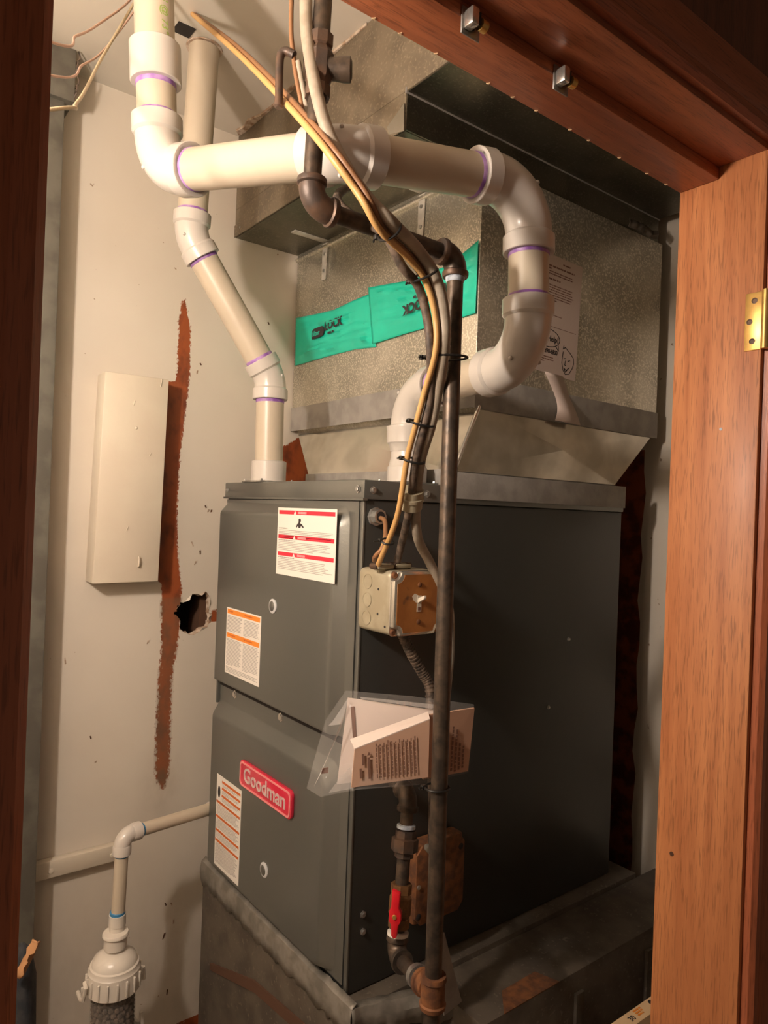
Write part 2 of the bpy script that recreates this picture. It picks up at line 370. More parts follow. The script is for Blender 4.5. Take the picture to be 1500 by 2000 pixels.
# back wall: fine grid in front of the camera so the bare paint and the punched hole follow their own outlines
HOLE = [(-.056,1.262),(-.041,1.280),(-.030,1.285),(-.012,1.304),(.006,1.303),(.024,1.309),(.035,1.296),(.033,1.264),(.043,1.250),(.036,1.232),(.031,1.219),(.010,1.209),(-.008,1.201),(-.030,1.211),(-.042,1.221),(-.038,1.238)]
SL = [(2.025,-.060),(2.01,-.065),(1.959,-.070),(1.873,-.069),(1.817,-.071),(1.810,-.115),(1.626,-.125),(1.350,-.125),(1.335,-.088),(1.258,-.085),(1.184,-.084),(1.111,-.088),(1.014,-.089),(.916,-.088),(.865,-.086),(.835,-.070)]
SR = [(2.025,-.059),(2.01,-.057),(1.952,-.043),(1.853,-.040),(1.778,-.044),(1.652,-.056),(1.504,-.059),(1.405,-.054),(1.317,-.040),(1.243,-.042),(1.181,-.044),(1.108,-.056),(1.009,-.055),(.909,-.053),(.865,-.055),(.835,-.066)]
def interp(tab, z):
    if z >= tab[0][0] or z <= tab[-1][0]: return None
    for (a, xa), (b, xb) in zip(tab, tab[1:]):
        if a >= z >= b: return xa+(xb-xa)*((a-z)/(a-b+1e-9))
def inside(x, z, poly):
    r = False; n = len(poly)
    for i in range(n):
        (x0, z0), (x1, z1) = poly[i], poly[(i+1) % n]
        if (z0 > z) != (z1 > z) and x < (x1-x0)*(z-z0)/(z1-z0)+x0: r = not r
    return r
def nearest(x, z, poly):
    best = None; n = len(poly)
    for i in range(n):
        a = Vector(poly[i]); b = Vector(poly[(i+1) % n]); p = Vector((x, z)); t = max(0, min(1, (p-a).dot(b-a)/(b-a).length_squared))
        q = a+(b-a)*t; d = (p-q).length
        if best is None or d < best[0]: best = (d, q)
    return best
def bare_at(x, z):
    l, r = interp(SL, z), interp(SR, z); d = -.05
    if l is not None:
        d = min(x-l, r-x)+.0015
        if z < 1.20: d = d*.55-.001
    # behind the plenum the old red was never painted over
    if x > .15: d = max(d, min(x-.222+.02*math.sin(z*40)*.1, 1.70-z+ (x-.25)*.6))
    hn = nearest(x, z, HOLE)[0]
    if x > .03 and abs(z-1.245) < .02 and x < .075: d = max(d, .009-.3*abs(x-.05)-.4*abs(z-1.243))
    return d
def build_back():
    st = .0075; x0, x1, z0, z1 = -.47, .44, .25, ZC
    nx = int((x1-x0)/st); nz = int((z1-z0)/st); sx = (x1-x0)/nx; sz = (z1-z0)/nz
    bm = bmesh.new(); G = {}; lay = bm.verts.layers.float.new('bare'); gr = bm.verts.layers.float.new('grime')
    for i in range(nx+1):
        for j in range(nz+1):
            x, z = x0+i*sx, z0+j*sz; px, pz = x, z
            if -.08 < x < .07 and 1.17 < z < 1.34:
                d, q = nearest(x, z, HOLE)
                if d < st*.55: px, pz = q
            v = bm.verts.new((px, YW, pz)); v[lay] = bare_at(px, pz)
            v[gr] = max(0., min(.25, (.75-pz)*.8)) + .5*max(0, 1-abs(px+.07)/.07)*max(0, 1-abs(pz-.85)/.12)+(.9 if pz < 1.30 and v[lay] > 0 and px < 0 else 0); G[i, j] = v
    rimv = set()
    for i in range(nx):
        for j in range(nz):
            q = [G[i, j], G[i+1, j], G[i+1, j+1], G[i, j+1]]
            c = sum((v.co for v in q), Vector())/4
            if inside(c.x, c.z, HOLE): continue
            bm.faces.new(q)
    # torn rim of the hole, bent inwards
    bm.edges.ensure_lookup_table()
    rim = [e for e in bm.edges if len(e.link_faces) == 1 and all(-.09 < v.co.x < .08 and 1.15 < v.co.z < 1.35 for v in e.verts)]
    back = {}
    for e in rim:
        for v in e.verts:
            if v not in back:
                w = bm.verts.new((v.co.x+(-.006-v.co.x)*random.uniform(.0, .14), YW+.016, v.co.z+(1.255-v.co.z)*random.uniform(0, .14))); back[v] = w; w[lay] = .03
        f = bm.faces.new([e.verts[0], e.verts[1], back[e.verts[1]], back[e.verts[0]]]); f.material_index = 1
    # plain wall around the fine grid
    def quad(a, b, c, d):
        vs = [bm.verts.new((p[0], YW, p[1])) for p in (a, b, c, d)]
        for v in vs: v[lay] = .05 if v.co.x > .4 and v.co.z < 1.72 else -.05
        bm.faces.new(vs)
    quad((XL, 0), (x0, 0), (x0, ZC), (XL, ZC)); quad((x0, 0), (x1, 0), (x1, z0), (x0, z0)); quad((x1, 0), (XR, 0), (XR, ZC), (x1, ZC))
    me = bpy.data.meshes.new('wall_back'); bmesh.ops.recalc_face_normals(bm, faces=bm.faces); bm.to_mesh(me); bm.free()
    me.materials.append(M['wallbare']); me.materials.append(M['gypsum'])
    o = bpy.data.objects.new('wall_back', me); C.objects.link(o); o['_w'] = (0, 0, 0)
    struct(o, 'cream back wall with a red-brown bare streak and a punched hole')
    return o
wall_back = build_back()
mk('wall_core', MB().box((XL, YW+.10, 0), (XR, YW+.13, ZC)), 'dark', wall_back)
mk('stud', MB().box((.022, YW+.03, .9), (.06, YW+.098, 1.6)), 'lath', wall_back)
for i in range(6):      # flaps of torn paper around the hole
    a = HOLE[(i*2) % len(HOLE)]; b = HOLE[(i*2+1) % len(HOLE)]; c = ((a[0]+b[0])/2, (a[1]+b[1])/2)
    k = random.uniform(.06, .18)*(1 if i % 3 else -.35)
    t = (c[0]+(-.006-c[0])*k, c[1]+(1.255-c[1])*k)
    mk('torn_flap', MB().slab([(a[0], YW-.0005, a[1]), (b[0], YW-.0005, b[1]), (t[0], YW-.004, t[1])], .0012, (0, 1, 0)), 'wall' if i % 2 else 'gypsum', wall_back, smooth=False)
struct(mk('wall_right', MB().box((XR, YF, 0), (XR+.08, YW+.1, ZC)), 'wall'), 'cream side wall beside the furnace back')
mk('old_paint', MB().slab([(XR-.0008, .058+.004*math.sin(i*1.9)+random.uniform(-.003, .003), 0+i*.055) for i in range(32)]+[(XR-.0008, YW-.001, 1.72), (XR-.0008, YW-.001, 0)], .0007, (1, 0, 0)),
   mat('old red paint', REDP, .5, col2=(.115, .028, .013), scale=30.), bpy.data.objects['wall_right'])
struct(mk('wall_left', MB().box((XL-.08, YF, 0), (XL, YW+.1, ZC)), 'wall'), 'cream left closet wall')
JX, LX, HZ = .305, -.62, 2.03
wf = struct(mk('wall_front', MB().box((-2.4, YO, 0), (LX-.02, YF, ZC)).box((JX+.02, YO, 0), (2.2, YF, ZC)).box((LX-.02, YO, HZ+.04), (JX+.02, YF, ZC)), 'wall'), 'wall around the closet doorway')
mk('wood_panelling', MB().box((-2.4, YO-.004, 0), (LX-.08, YO, ZC)).box((JX+.075, YO-.004, 0), (2.2, YO, ZC)).box((LX-.08, YO-.004, HZ+.09), (JX+.075, YO, ZC)), 'panel', wf)
t1 = struct(mk('trim_1', MB().box((JX, YO, 0), (JX+.02, YF, HZ+.04)), 'jamb', bevel=.0015), 'right door jamb of orange-brown wood veneer')
t2 = struct(mk('trim_2', MB().box((LX-.02, YO, 0), (LX, YF, HZ+.04)), 'casing', bevel=.0015), 'left door jamb')
t3 = struct(mk('trim_3', MB().box((LX, YO, HZ+.018), (JX, YF, HZ+.04)), 'head', bevel=.001), 'head of the door frame')
mk('door_stop', MB().box((LX, -.436, HZ), (JX, YF, HZ+.018)), 'head', t3, bevel=.002)
for i in range(11):      # chips along the lower back edge of the head
    x = -.30+i*.055+random.uniform(-.015, .015)
    mk('wood_chip', MB().slab([(x, YF-.0006, HZ-.0006), (x+.004, YF-.0006, HZ-.0006), (x+.0025, YF-.0045, HZ-.0006)], .0012, (0, 0, 1)), 'card', t3, smooth=False)
mk('jamb_knot', MB().lathe((JX-.0006, -.40, 1.02), (1, 0, 0), [(0, .0035), (.002, .0035)], 10), 'lath', t1)
mk('nail_hole', MB().lathe((JX-.0006, -.452, 1.66), (1, 0, 0), [(0, .0022), (.002, .0022)], 10), 'dope', t1)
# moulded casing on the room side, right, head and left
def casing_prof(w):
    return [(0, 0), (0, -.010), (.006, -.016), (.014, -.017), (.020, -.013), (.028, -.016), (w-.012, -.020), (w, -.018), (w, 0)]
def extr(mb, prof3a, prof3b):
    n = len(prof3a); return mb.add(prof3a+prof3b, [tuple(range(n-1, -1, -1)), tuple(range(n, 2*n))]+[(i, (i+1) % n, n+(i+1) % n, n+i) for i in range(n)])
cw = .065
t4 = struct(mk('trim_4', extr(MB(), [(JX+.008+a, YO+b, 0) for a, b in casing_prof(cw)], [(JX+.008+a, YO+b, HZ+.026) for a, b in casing_prof(cw)]), 'casing', ang=30), 'moulded door casing on the right')
t5 = struct(mk('trim_5', extr(MB(), [(LX-.075, YO+b, HZ+.026+a) for a, b in casing_prof(cw)], [(JX+.075, YO+b, HZ+.026+a) for a, b in casing_prof(cw)]), 'casingh', ang=30), 'moulded door casing over the doorway')
t6 = struct(mk('trim_6', extr(MB(), [(LX-a, YO+b, 0) for a, b in casing_prof(cw)], [(LX-a, YO+b, HZ+.026) for a, b in casing_prof(cw)]), 'casing', ang=30), 'dark door casing on the left')
# rail on the back wall
rl = mk('trim_7', MB().box((-.80, YW-.022, .702), (-.165, YW-.0005, .740)), 'board', bevel=.003)
struct(rl, 'narrow cream rail on the back wall')
for x in (-.318, -.188):
    mk('nail_head', MB().lathe((x, YW-.0222, .718), (0, -1, 0), [(0, .006), (.0015, .005), (.002, .001)], 10), 'board', rl)

# ------------------------------------------------------------------ hinge and catches
FJ = (V(JX, -.505, 1.77), V(0, 1, 0), V(0, 0, 1))     # frame on the jamb face; n = u x v = +x, so proud is negative
h = mk('hinge_leaf', MB().box((JX-.0018, -.506, 1.768), (JX+.0005, -.4815, 1.850)), 'brass', t1, bevel=.0012)
h['label'] = 'brass hinge leaf with three screws'
mk('knuckle', MB().tube([(JX-.003, -.511, 1.768), (JX-.003, -.511, 1.850)], .0055, 14), 'brass', h)
for yy, zz in ((-.4945, 1.838), (-.4885, 1.809), (-.493, 1.781)):
    mk('screw', MB().lathe((JX-.0017, yy, zz), (-1, 0, 0), [(0, .0042), (.0006, .0042), (.0008, .0030), (.0004, .0026)], 14), 'ironfit', h)
for nm, x in (('left of the two bright door catches under the head', -.209), ('right of the two bright door catches under the head', -.063)):
    c = thing('door_catch', (x, -.434, HZ), nm, 'catch', 'door catches on the door head')
    mk('plate', MB().box((x-.013, -.438, HZ-.0165), (x+.013, -.4362, HZ+.012)), 'zinc', c, bevel=.0006)
    mk('catch_body', MB().box((x-.011, -.452, HZ-.012), (x-.001, -.438, HZ+.006)), 'chrome', c, bevel=.0018)
    mk('roller', MB().tube([(x+.004, -.447, HZ-.006), (x+.012, -.447, HZ-.006)], .006, 14), 'brass', c)
    mk('tongue', MB().box((x+.001, -.450, HZ-.009), (x+.003, -.438, HZ+.004)), 'ink', c)

# ------------------------------------------------------------------ bare bulb hanging on its cord (out of frame, left inside the closet)
lt = thing('hanging_bulb', (BULB.x, BULB.y, ZC), 'bare bulb hanging on a black cord from the closet ceiling', 'lamp')
mk('ceiling_rose', MB().lathe((BULB.x, BULB.y, ZC), (0, 0, -1), [(0, .045), (.010, .045), (.028, .025), (.034, .008)], 28), 'fit', lt)
mk('cord', MB().tube([(BULB.x, BULB.y, ZC-.03), (BULB.x, BULB.y, BULB.z+.13)], .0035, 10), 'tie', lt)
mk('lamp_holder', MB().lathe((BULB.x, BULB.y, BULB.z+.140), (0, 0, -1), [(0, .008), (.008, .017), (.050, .019), (.070, .0175)], 24), 'ivory', lt)
mk('bulb', MB().lathe((BULB.x, BULB.y, BULB.z+.075), (0, 0, -1), [(0, .012), (.02, .014), (.045, .024), (.07, .030), (.09, .030), (.105, .022), (.113, .008)], 20), 'bulb', lt)

# ------------------------------------------------------------------ furnace
FF = (V(0, 0, 0), V(0, -1, 0), V(0, 0, 1))            # furnace front frame: u = -y, v = z, proud = -x
def rrect(u0, u1, v0, v1, rad, n=5):
    rs = rad if isinstance(rad, (list, tuple)) else [rad]*4   # bl, br, tr, tl
    out = []
    for (cu, cv, a0, r) in ((u0+rs[0], v0+rs[0], math.pi, rs[0]), (u1-rs[1], v0+rs[1], 1.5*math.pi, rs[1]), (u1-rs[2], v1-rs[2], 0, rs[2]), (u0+rs[3], v1-rs[3], .5*math.pi, rs[3])):
        for i in range(n+1):
            a = a0+.5*math.pi*i/n; out.append((cu+r*math.cos(a), cv+r*math.sin(a)))
    return out
def drawn_panel(loops):
    """stack of outlines (outline, proud height) bridged into a pressed sheet panel"""
    mb = MB(); O, u, v = FF; n = u.cross(v); k = len(loops[0][0])
    vs = []
    for pts, h in loops: vs += [O+u*a+v*b+n*h for a, b in pts]
    fs = []
    for l in range(len(loops)-1):
        for i in range(k): fs.append((l*k+i, l*k+(i+1) % k, (l+1)*k+(i+1) % k, (l+1)*k+i))
    fs.append(tuple((len(loops)-1)*k+i for i in range(k))); fs.append(tuple(range(k-1, -1, -1)))
    return mb.add(vs, fs)
fu = thing('furnace', (.37, .266, FZ), 'tall dark grey gas furnace with two pressed front doors and red badge', 'furnace')
mk('cabinet', MB().box((0, 0, FZ), (.741, .533, FT-.0345)), 'furnshade', fu, bevel=.0015)
mk('corner_post', MB().box((-.004, -.0008, FZ), (.0, .010, FT-.034)), 'furn', fu, bevel=.001)
tp = mk('top_panel', MB().box((-.007, -.004, FT-.034), (.743, .537, FT)), 'furn', fu, bevel=.003)
mk('drip_lip', MB().box((-.0095, -.005, FT-.036), (.0, .538, FT-.032)), 'furn', tp)
# upper door
e = .0005
up_d = mk('upper_door', drawn_panel([
    (rrect(-.527, -.012, 1.128, 1.538, .001), .0), (rrect(-.527, -.012, 1.128, 1.538, .001), .005),
    (rrect(-.525, -.034, 1.130, 1.532, [.001, .001, .03, .006]), .0055), (rrect(-.5235, -.037, 1.1305, 1.529, [.001, .001, .03, .006]), .0065),
    (rrect(-.519, -.052, 1.132, 1.513, [.001, .001, .026, .006]), .023), (rrect(-.517, -.056, 1.134, 1.510, [.001, .001, .024, .006]), .0255),
    (rrect(-.513, -.062, 1.138, 1.504, [.001, .001, .022, .006]), .026)]), 'furn', fu, ang=50)
lo_d = mk('lower_door', drawn_panel([
    (rrect(-.530, -.012, FZ+.012, 1.118, .001), .0), (rrect(-.530, -.012, FZ+.012, 1.118, .001), .0045),
    (rrect(-.528, -.034, FZ+.016, 1.084, [.006, .02, .03, .006]), .005), (rrect(-.527, -.037, FZ+.018, 1.081, [.006, .02, .03, .006]), .006),
    (rrect(-.520, -.054, FZ+.024, 1.060, [.006, .02, .026, .006]), .0235), (rrect(-.518, -.058, FZ+.026, 1.056, [.006, .02, .024, .006]), .0255),
    (rrect(-.514, -.064, FZ+.030, 1.050, [.006, .02, .022, .006]), .026)]), 'furn', fu, ang=50)
mk('door_gap_shade', MB().box((-.0056, .014, 1.1165), (.0, .528, 1.1285)), 'dark', fu)  # dark strip painted in as the shadow below the upper door
mk('door_end_flange', MB().box((-.012, .527, 1.075), (.0, .5345, 1.135)), 'furn', fu, bevel=.001)
for yy in (.452, .250):
    screw(FF, -yy+0, 1.110, .0062, lo_d, 'chrome'); ALL[-1].location.x -= .0045
for hname, d, yy, zz in (('inspection_port', up_d, .259, 1.329), ('inspection_port', lo_d, .255, .813)):
    p_ = mk(hname, MB().lathe((-.026, yy, zz), (-1, 0, 0), [(0, .0145), (.002, .0145), (.0035, .012), (.0035, .010)], 24), 'clear', d)
    mk('port_lens', MB().sphere((-.0285, yy, zz), .0105, 14, 8, (.35, 1, 1)), 'furn', p_)
# badge
bg = mk('badge', MB().fpoly(FF, rrect(-.362, -.152, .947, 1.001, .011), .026, .033), 'badge', fu, bevel=.0015); bg['label'] = 'red name badge with raised silver letters'
FB = (V(-.033, .257, .974), V(0, -1, 0), V(0, 0, 1))
mbr = MB(); oo = rrect(-.102, .102, -.0245, .0245, .010); ii = rrect(-.0985, .0985, -.0210, .0210, .008); k = len(oo)
O_, u_, v_ = FB; n_ = u_.cross(v_)
mbr.add([O_+u_*a+v_*b+n_*.0014 for a, b in oo]+[O_+u_*a+v_*b+n_*.0014 for a, b in ii]+[O_+u_*a+v_*b for a, b in oo]+[O_+u_*a+v_*b for a, b in ii],
        [(i, (i+1) % k, k+(i+1) % k, k+i) for i in range(k)]+[(2*k+i, 2*k+(i+1) % k, (i+1) % k, i) for i in range(k)]+[(k+i, k+(i+1) % k, 3*k+(i+1) % k, 3*k+i) for i in range(k)])
mk('badge_rim', mbr, 'badgerim', bg)
text(FB, 0, -.0125, .0415, 'Goodman', 'badgetxt', bg, n=.0004, ext=.0008, bold=.0006, align='CENTER', sx=1.02)
# warning labels
rnd = random.Random(3)
def sheet(name, F, w, h, m, parent, t=.0007):
    return mk(name, MB().fbox(F, 0, w, 0, h, 0, t), m, parent, smooth=False)
X0 = -.0261
# red one
F1 = (V(X0, .252, 1.394), V(0, -1, 0), V(0, 0, 1)); w, hh = .206, .129
lb = sheet('warning_label', F1, w, hh, 'white', fu); lb['label'] = 'white warning label with three red bars'
tb = MB(); 
for v1 in (.124, .077, .044):
    bar = mk('red_bar', MB().fbox(F1, .005, w-.005, v1-.0075, v1, .0007, .0009), 'lred', lb, smooth=False)
    mk('warning_triangle', MB().fpoly(F1, [(.061, v1-.0072), (.070, v1-.0072), (.0655, v1-.0004)], .0009, .0011), 'white', lb, smooth=False)
    mm_ = MB(); u = .078
    for _ in range(7): mm_.fbox(F1, u, u+.0032, v1-.006, v1-.0018, .0009, .0011); u += .0041
    mk('heading', mm_, 'lpink', lb, smooth=False)
fig = MB().fbox(F1, .079, .085, .100, .109, .0007, .0009)
fig.fpoly(F1, [(.083, .101), (.090, .100), (.098, .094), (.096, .092), (.088, .096), (.086, .092), (.080, .092), (.078, .096), (.072, .092), (.070, .094), (.077, .101)], .0007, .001)
fig.fpoly(F1, [(.0835+.004*math.cos(a*.524), .106+.004*math.sin(a*.524)) for a in range(12)], .0008, .0011)
mk('pictogram', fig, 'ink', lb, smooth=False)
for v1, rows, full in ((.0855, 1, .3), (.0815, 0, 1), (.0665, 1, .5), (.0335, 1, .5)):
    pass
t_ = MB()
textbars(t_, F1, .006, .080, .0905, 1, .003, .0022, rnd, .0007, .0009); textbars(t_, F1, .006, w-.006, .0865, 6, .0029, .0011, rnd, .0007, .0009)
textbars(t_, F1, .006, .120, .0675, 1, .003, .0018, rnd, .0007, .0009); textbars(t_, F1, .006, w-.006, .0640, 6, .0030, .0011, rnd, .0007, .0009)
textbars(t_, F1, .006, .110, .0345, 1, .003, .0018, rnd, .0007, .0009); textbars(t_, F1, .006, w-.006, .0310, 7, .0031, .0011, rnd, .0007, .0009)
o_ = mk('small_print', t_, 'inkgrey', lb, smooth=False); o_['kind'] = 'stuff'
# orange one
F2 = (V(X0, .462, 1.160), V(0, -1, 0), V(0, 0, 1)); w, hh = .157, .142
lb = sheet('warning_label', F2, w, hh, 'white', fu); lb['label'] = 'white label with two orange bars in two columns'
t_ = MB()
for v1 in (.139, .088):
    mk('orange_bar', MB().fbox(F2, .004, w-.004, v1-.010, v1, .0007, .0009), 'lorange', lb, smooth=False)
    for uu_ in (.012, .085):
        q = MB(); textbars(q, F2, uu_, uu_+.060, v1-.003, 1, .003, .003, rnd, .0009, .0011); mk('heading', q, 'lrust', lb, smooth=False)
for v1, rows in ((.125, 12), (.075, 20)):
    textbars(t_, F2, .005, .076, v1, rows, .0029, .0012, rnd, .0007, .0009); textbars(t_, F2, .082, w-.005, v1, rows, .0029, .0012, rnd, .0007, .0009)
textbars(t_, F2, .005, w-.005, .014, 4, .0029, .0012, rnd, .0007, .0009)
o_ = mk('small_print', t_, 'inkgrey', lb, smooth=False); o_['kind'] = 'stuff'
# striped one on the lower door
F3 = (V(X0, .480, .734), V(0, -1, 0), V(0, 0, 1)); w, hh = .118, .198
lb = sheet('warning_label', F3, w, hh, 'white', fu); lb['label'] = 'tall white label with six burnt orange bars'
t_ = MB()
for i, (v1, ua) in enumerate(((.190, .026), (.176, .026), (.160, .026), (.142, .002), (.110, .002), (.080, .002), (.058, .002))):
    mk('orange_bar', MB().fbox(F3, ua, w-.004, v1-.0052, v1, .0007, .0009), 'lrust', lb, smooth=False)
    nxt = (.190, .176, .160, .142, .110, .080, .058, .004)[i+1]
    textbars(t_, F3, ua+.002, w-.006, v1-.0075, max(1, int((v1-nxt-.008)/.0026)), .0026, .0011, rnd, .0007, .0009)
o_ = mk('small_print', t_, 'inkgrey', lb, smooth=False); o_['kind'] = 'stuff'
mk('pictogram', MB().fpoly(F3, [(.013+.006*math.cos(a*.4488), .162+.013*math.sin(a*.4488)) for a in range(14)], .0007, .0011), 'ink', lb, smooth=False)
# side screws, grommet, flue collars
FS = (V(0, 0, 0), V(1, 0, 0), V(0, 0, 1))     # side frame: proud = -y
for x, z, r in ((.026, .829, .0042), (.027, .799, .0042), (.134, 1.557, .0045), (.012, 1.558, .0045), (.500, 1.12, .003), (.56, 1.26, .003)):
    screw(FS, x, z, r, fu, 'zinc')
    if z > 1.5: ALL[-1].location.y -= .004
screw(FF, -.012, 1.559, .0045, fu, 'zinc'); ALL[-1].location.x -= .008
screw(FF, -.520, 1.559, .0035, fu, 'zinc'); ALL[-1].location.x -= .008
g_ = mk('cable_connector', MB().lathe((.021, 0, 1.513), (0, -1, 0), [(0, .0165), (.004, .0165), (.004, .0130), (.016, .0130), (.016, .0095)], 8), 'zinc', fu)
mk('connector_bore', MB().lathe((.021, -.0155, 1.513), (0, -1, 0), [(0, .0090), (.0008, .0090)], 20), 'ink', g_)
for (x, y) in ((.150, .075), (.035, .41)):
    pl = mk('vent_flange', MB().box((x-.043, y-.043, FT), (x+.043, y+.043, FT+.004)), 'zinc' if x < .1 else 'furn', fu, bevel=.0012)
    for a, b in ((-.037, -.037), (.037, -.037), (-.037, .037), (.037, .037)):
        mk('screw', MB().lathe((x+a, y+b, FT+.004), (0, 0, 1), [(0, .004), (.001, .004), (.001, .0028), (.004, .0026)], 6), 'zinc', pl, smooth=False)

# ------------------------------------------------------------------ base box under the furnace
bs = thing('return_box', (.37, .26, 0), 'dirty sheet metal return box under the furnace with crumpled grey tape', 'duct')
mk('box_body', MB().box((-.014, -.034, 0), (.80, .562, FZ-.002)), 'base', bs, bevel=.002)
mk('side_drop', MB().box((.15, -.172, 0), (.88, -.034, FZ-.012)), 'base', bs, bevel=.002)
for x in (.39, .62):
    mk('standing_seam', MB().box((x, -.179, 0), (x+.022, -.172, FZ-.05)), 'base', bs, bevel=.001)
def crumple(u0, u1, n, f, amp=.0016):
    """tape laid along a corner with an uneven lower edge"""
    mb = MB(); rows = []
    rr = random.Random(11)
    for i in range(n+1):
        t = u0+(u1-u0)*i/n; rows.append(f(t, rr.uniform(-amp, amp), rr.uniform(-.006, .006)))
    k = len(rows[0]); vs = [p for r in rows for p in r]
    fs = [(i*k+j, (i+1)*k+j, (i+1)*k+j+1, i*k+j+1) for i in range(n) for j in range(k-1)]
    mb.add(vs, fs); return mb
def solid(o, t):
    m_ = o.modifiers.new('thickness', 'SOLIDIFY'); m_.thickness = t; m_.offset = 0; return o
solid(mk('front_tape', crumple(-.036, .566, 60, lambda y, a, b: [(-.0065, y, FZ+.009+b*.3), (-.0165+a*.5, y, FZ+.002), (-.0185+a, y, FZ-.012), (-.0185+a*1.2, y, FZ-.028+b*.6), (-.0170, y, FZ-.048+b)]), 'tapebase', bs), .0008)
solid(mk('side_tape', crumple(-.017, .165, 26, lambda x, a, b: [(x, -.020-max(0, x)*.3+b*.3, FZ+.0012), (x, -.036-max(0, x)*.30, FZ+.001+a), (x, -.039-max(0, x)*.42, FZ-.012+a), (x, -.039-max(0, x)*.42, FZ-.040+b)]), 'tapebase', bs), .0008)
mk('rust_patch', MB().slab([(.20, -.1725, FZ-.013), (.24, -.130, FZ-.013), (.33, -.128, FZ-.013), (.345, -.1725, FZ-.013)], .0016, (0, 0, 1)), 'rust', bs)
mk('tape_flap', MB().slab([(.108, -.105, .822), (.120, -.105, .818), (.160, -.112, .690), (.112, -.120, .690)], .0012), 'tape', bs, smooth=False)
mk('rust_edge', MB().slab([(-.0185, .0, FZ-.09), (-.0185, .30, FZ-.13), (-.0185, .50, FZ-.20), (-.0185, .50, FZ-.215), (-.0185, .29, FZ-.15), (-.0185, -.01, FZ-.11)], .0040, (1, 0, 0)), 'lath', bs)

# ------------------------------------------------------------------ plenum and trunk duct
pn = thing('supply_plenum', (.55, .34, FT), 'speckled galvanized plenum box on a flared collar above the furnace', 'duct')
PX, PB, PT = .247, 1.732, 2.20
mk('plenum_box', MB().box((PX, -.002, PB), (.868, .686, PT)), 'galv', pn, bevel=.002)
mk('front_crease', MB().tube([(PX-.001, .0, PT-.016), (PX-.001, .684, PT-.016)], .006, 10), 'galv', pn)
def cross_break(a, b, c, d, nrm, bulge, name):
    A = [Vector(p) for p in (a, b, c, d)]; cen = sum(A, Vector())/4+Vector(nrm)*bulge; back = [p-Vector(nrm)*.003 for p in A]
    return mk(name, MB().add(A+[cen]+back, [(0,1,4),(1,2,4),(2,3,4),(3,0,4),(8,7,6,5),(0,5,6,1),(1,6,7,2),(2,7,8,3),(3,8,5,0)]), 'galvnew', pn, smooth=False)
zb, zt = FT+.028, 1.732
q = dict(fl=(.205, .52, zb), fr=(.205, .004, zb), br=(.715, .004, zb), bl=(.715, .52, zb), Fl=(.262, .68, zt), Fr=(.262, .0, zt), Br=(.855, .0, zt), Bl=(.855, .68, zt))
cross_break(q['fl'], q['fr'], q['Fr'], q['Fl'], (-.9, 0, .3), .006, 'collar_front')
cross_break(q['fr'], q['br'], q['Br'], q['Fr'], (0, -1, -.1), .010, 'collar_side')
cross_break(q['br'], q['bl'], q['Bl'], q['Br'], (1, 0, 0), .004, 'collar_back')
cross_break(q['bl'], q['fl'], q['Fl'], q['Bl'], (0, 1, 0), .004, 'collar_side')
mk('corner_seam', MB().tube([(.203, .001, zb), (.259, -.003, zt)], .004, 8), 'chrome', pn)
mk('collar_flange', MB().box((.203, .006, FT), (.718, .522, zb)), 'tape', pn, bevel=.002)
# grey tape bands
mk('tape_band', MB().box((PX-.0022, -.003, PB-.004), (PX+.001, .6865, PB+.058)), 'tape', pn, bevel=.0008)
mk('tape_band', MB().box((PX-.002, -.0045, PB-.006), (.8705, -.001, PB+.056)), 'tape', pn, bevel=.0008)
mk('tape_band', MB().box((.196, -.0065, FT-.024), (.745, .003, zb-.002)), 'tape', pn, bevel=.0008)
mk('tape_band', MB().box((.1985, .005, FT), (.2035, .525, zb+.004)), 'tape', pn, bevel=.0008)
solid(mk('tape_shred', crumple(.72, .84, 14, lambda x, a, b: [(x, -.004+a, 2.203+b*.5), (x, -.008+a*3, 2.212+b), (x, -.006+a*2, 2.222+b*.7)]), 'base', pn), .0007)

tr = thing('trunk_duct', (.45, .2, 2.2), 'brown dusty galvanized trunk duct running under the ceiling', 'duct')
mk('trunk_lower', MB().box((.065, .014, PT), (.872, YW-.002, 2.268)), 'galvold', tr, bevel=.0015)
mk('trunk_upper', MB().box((.065, YF+.002, 2.268), (.872, YW-.002, ZC-.001)), 'galvold', tr, bevel=.0015)
mk('bottom_shade_pan', MB().box((.068, .016, PT-.0015), (.246, YW-.003, PT+.0005)), 'galvshade', tr)  # this and the next two sheets carry painted shade on the trunk
mk('upper_shade_pan', MB().box((.068, YF+.003, 2.2665), (.870, .012, 2.2685)), 'galvshade', tr)
mk('side_shade_sheet', MB().box((.068, .0125, PT), (.870, .0145, 2.2665)), 'galvshade', tr)
mk('bottom_flange', MB().box((.0625, .014, PT-.0015), (.0655, YW-.003, PT+.028)), 'galvold', tr, bevel=.0008)
mk('step_seam', MB().box((.064, .011, 2.264), (.873, .0145, 2.274)), 'tape', tr)
mk('end_flap', MB().slab([(.0635, .062, 2.222), (.0635, .014, 2.245), (.0635, .012, 2.195), (.0635, .055, 2.206)], .0016, (-1, 0, 0)), 'galvnew', tr, smooth=False)
mk('duct_screw', MB().lathe((.0645, .655, 2.215), (-1, 0, 0), [(0, .004), (.003, .003)], 8), 'zinc', tr)
torn = [(.060, .675), (.045, .66), (.052, .63), (.044, .60), (.057, .56), (.060, .50), (.056, .42), (.0605, .36), (.057, .28), (.062, .20), (.062, .14), (.0645, .14), (.0645, .655)]
mk('torn_ceiling_edge', MB().slab([(x, y, ZC-.006) for x, y in torn], .0055, (0, 0, 1)), 'gypsum', tr, smooth=False)
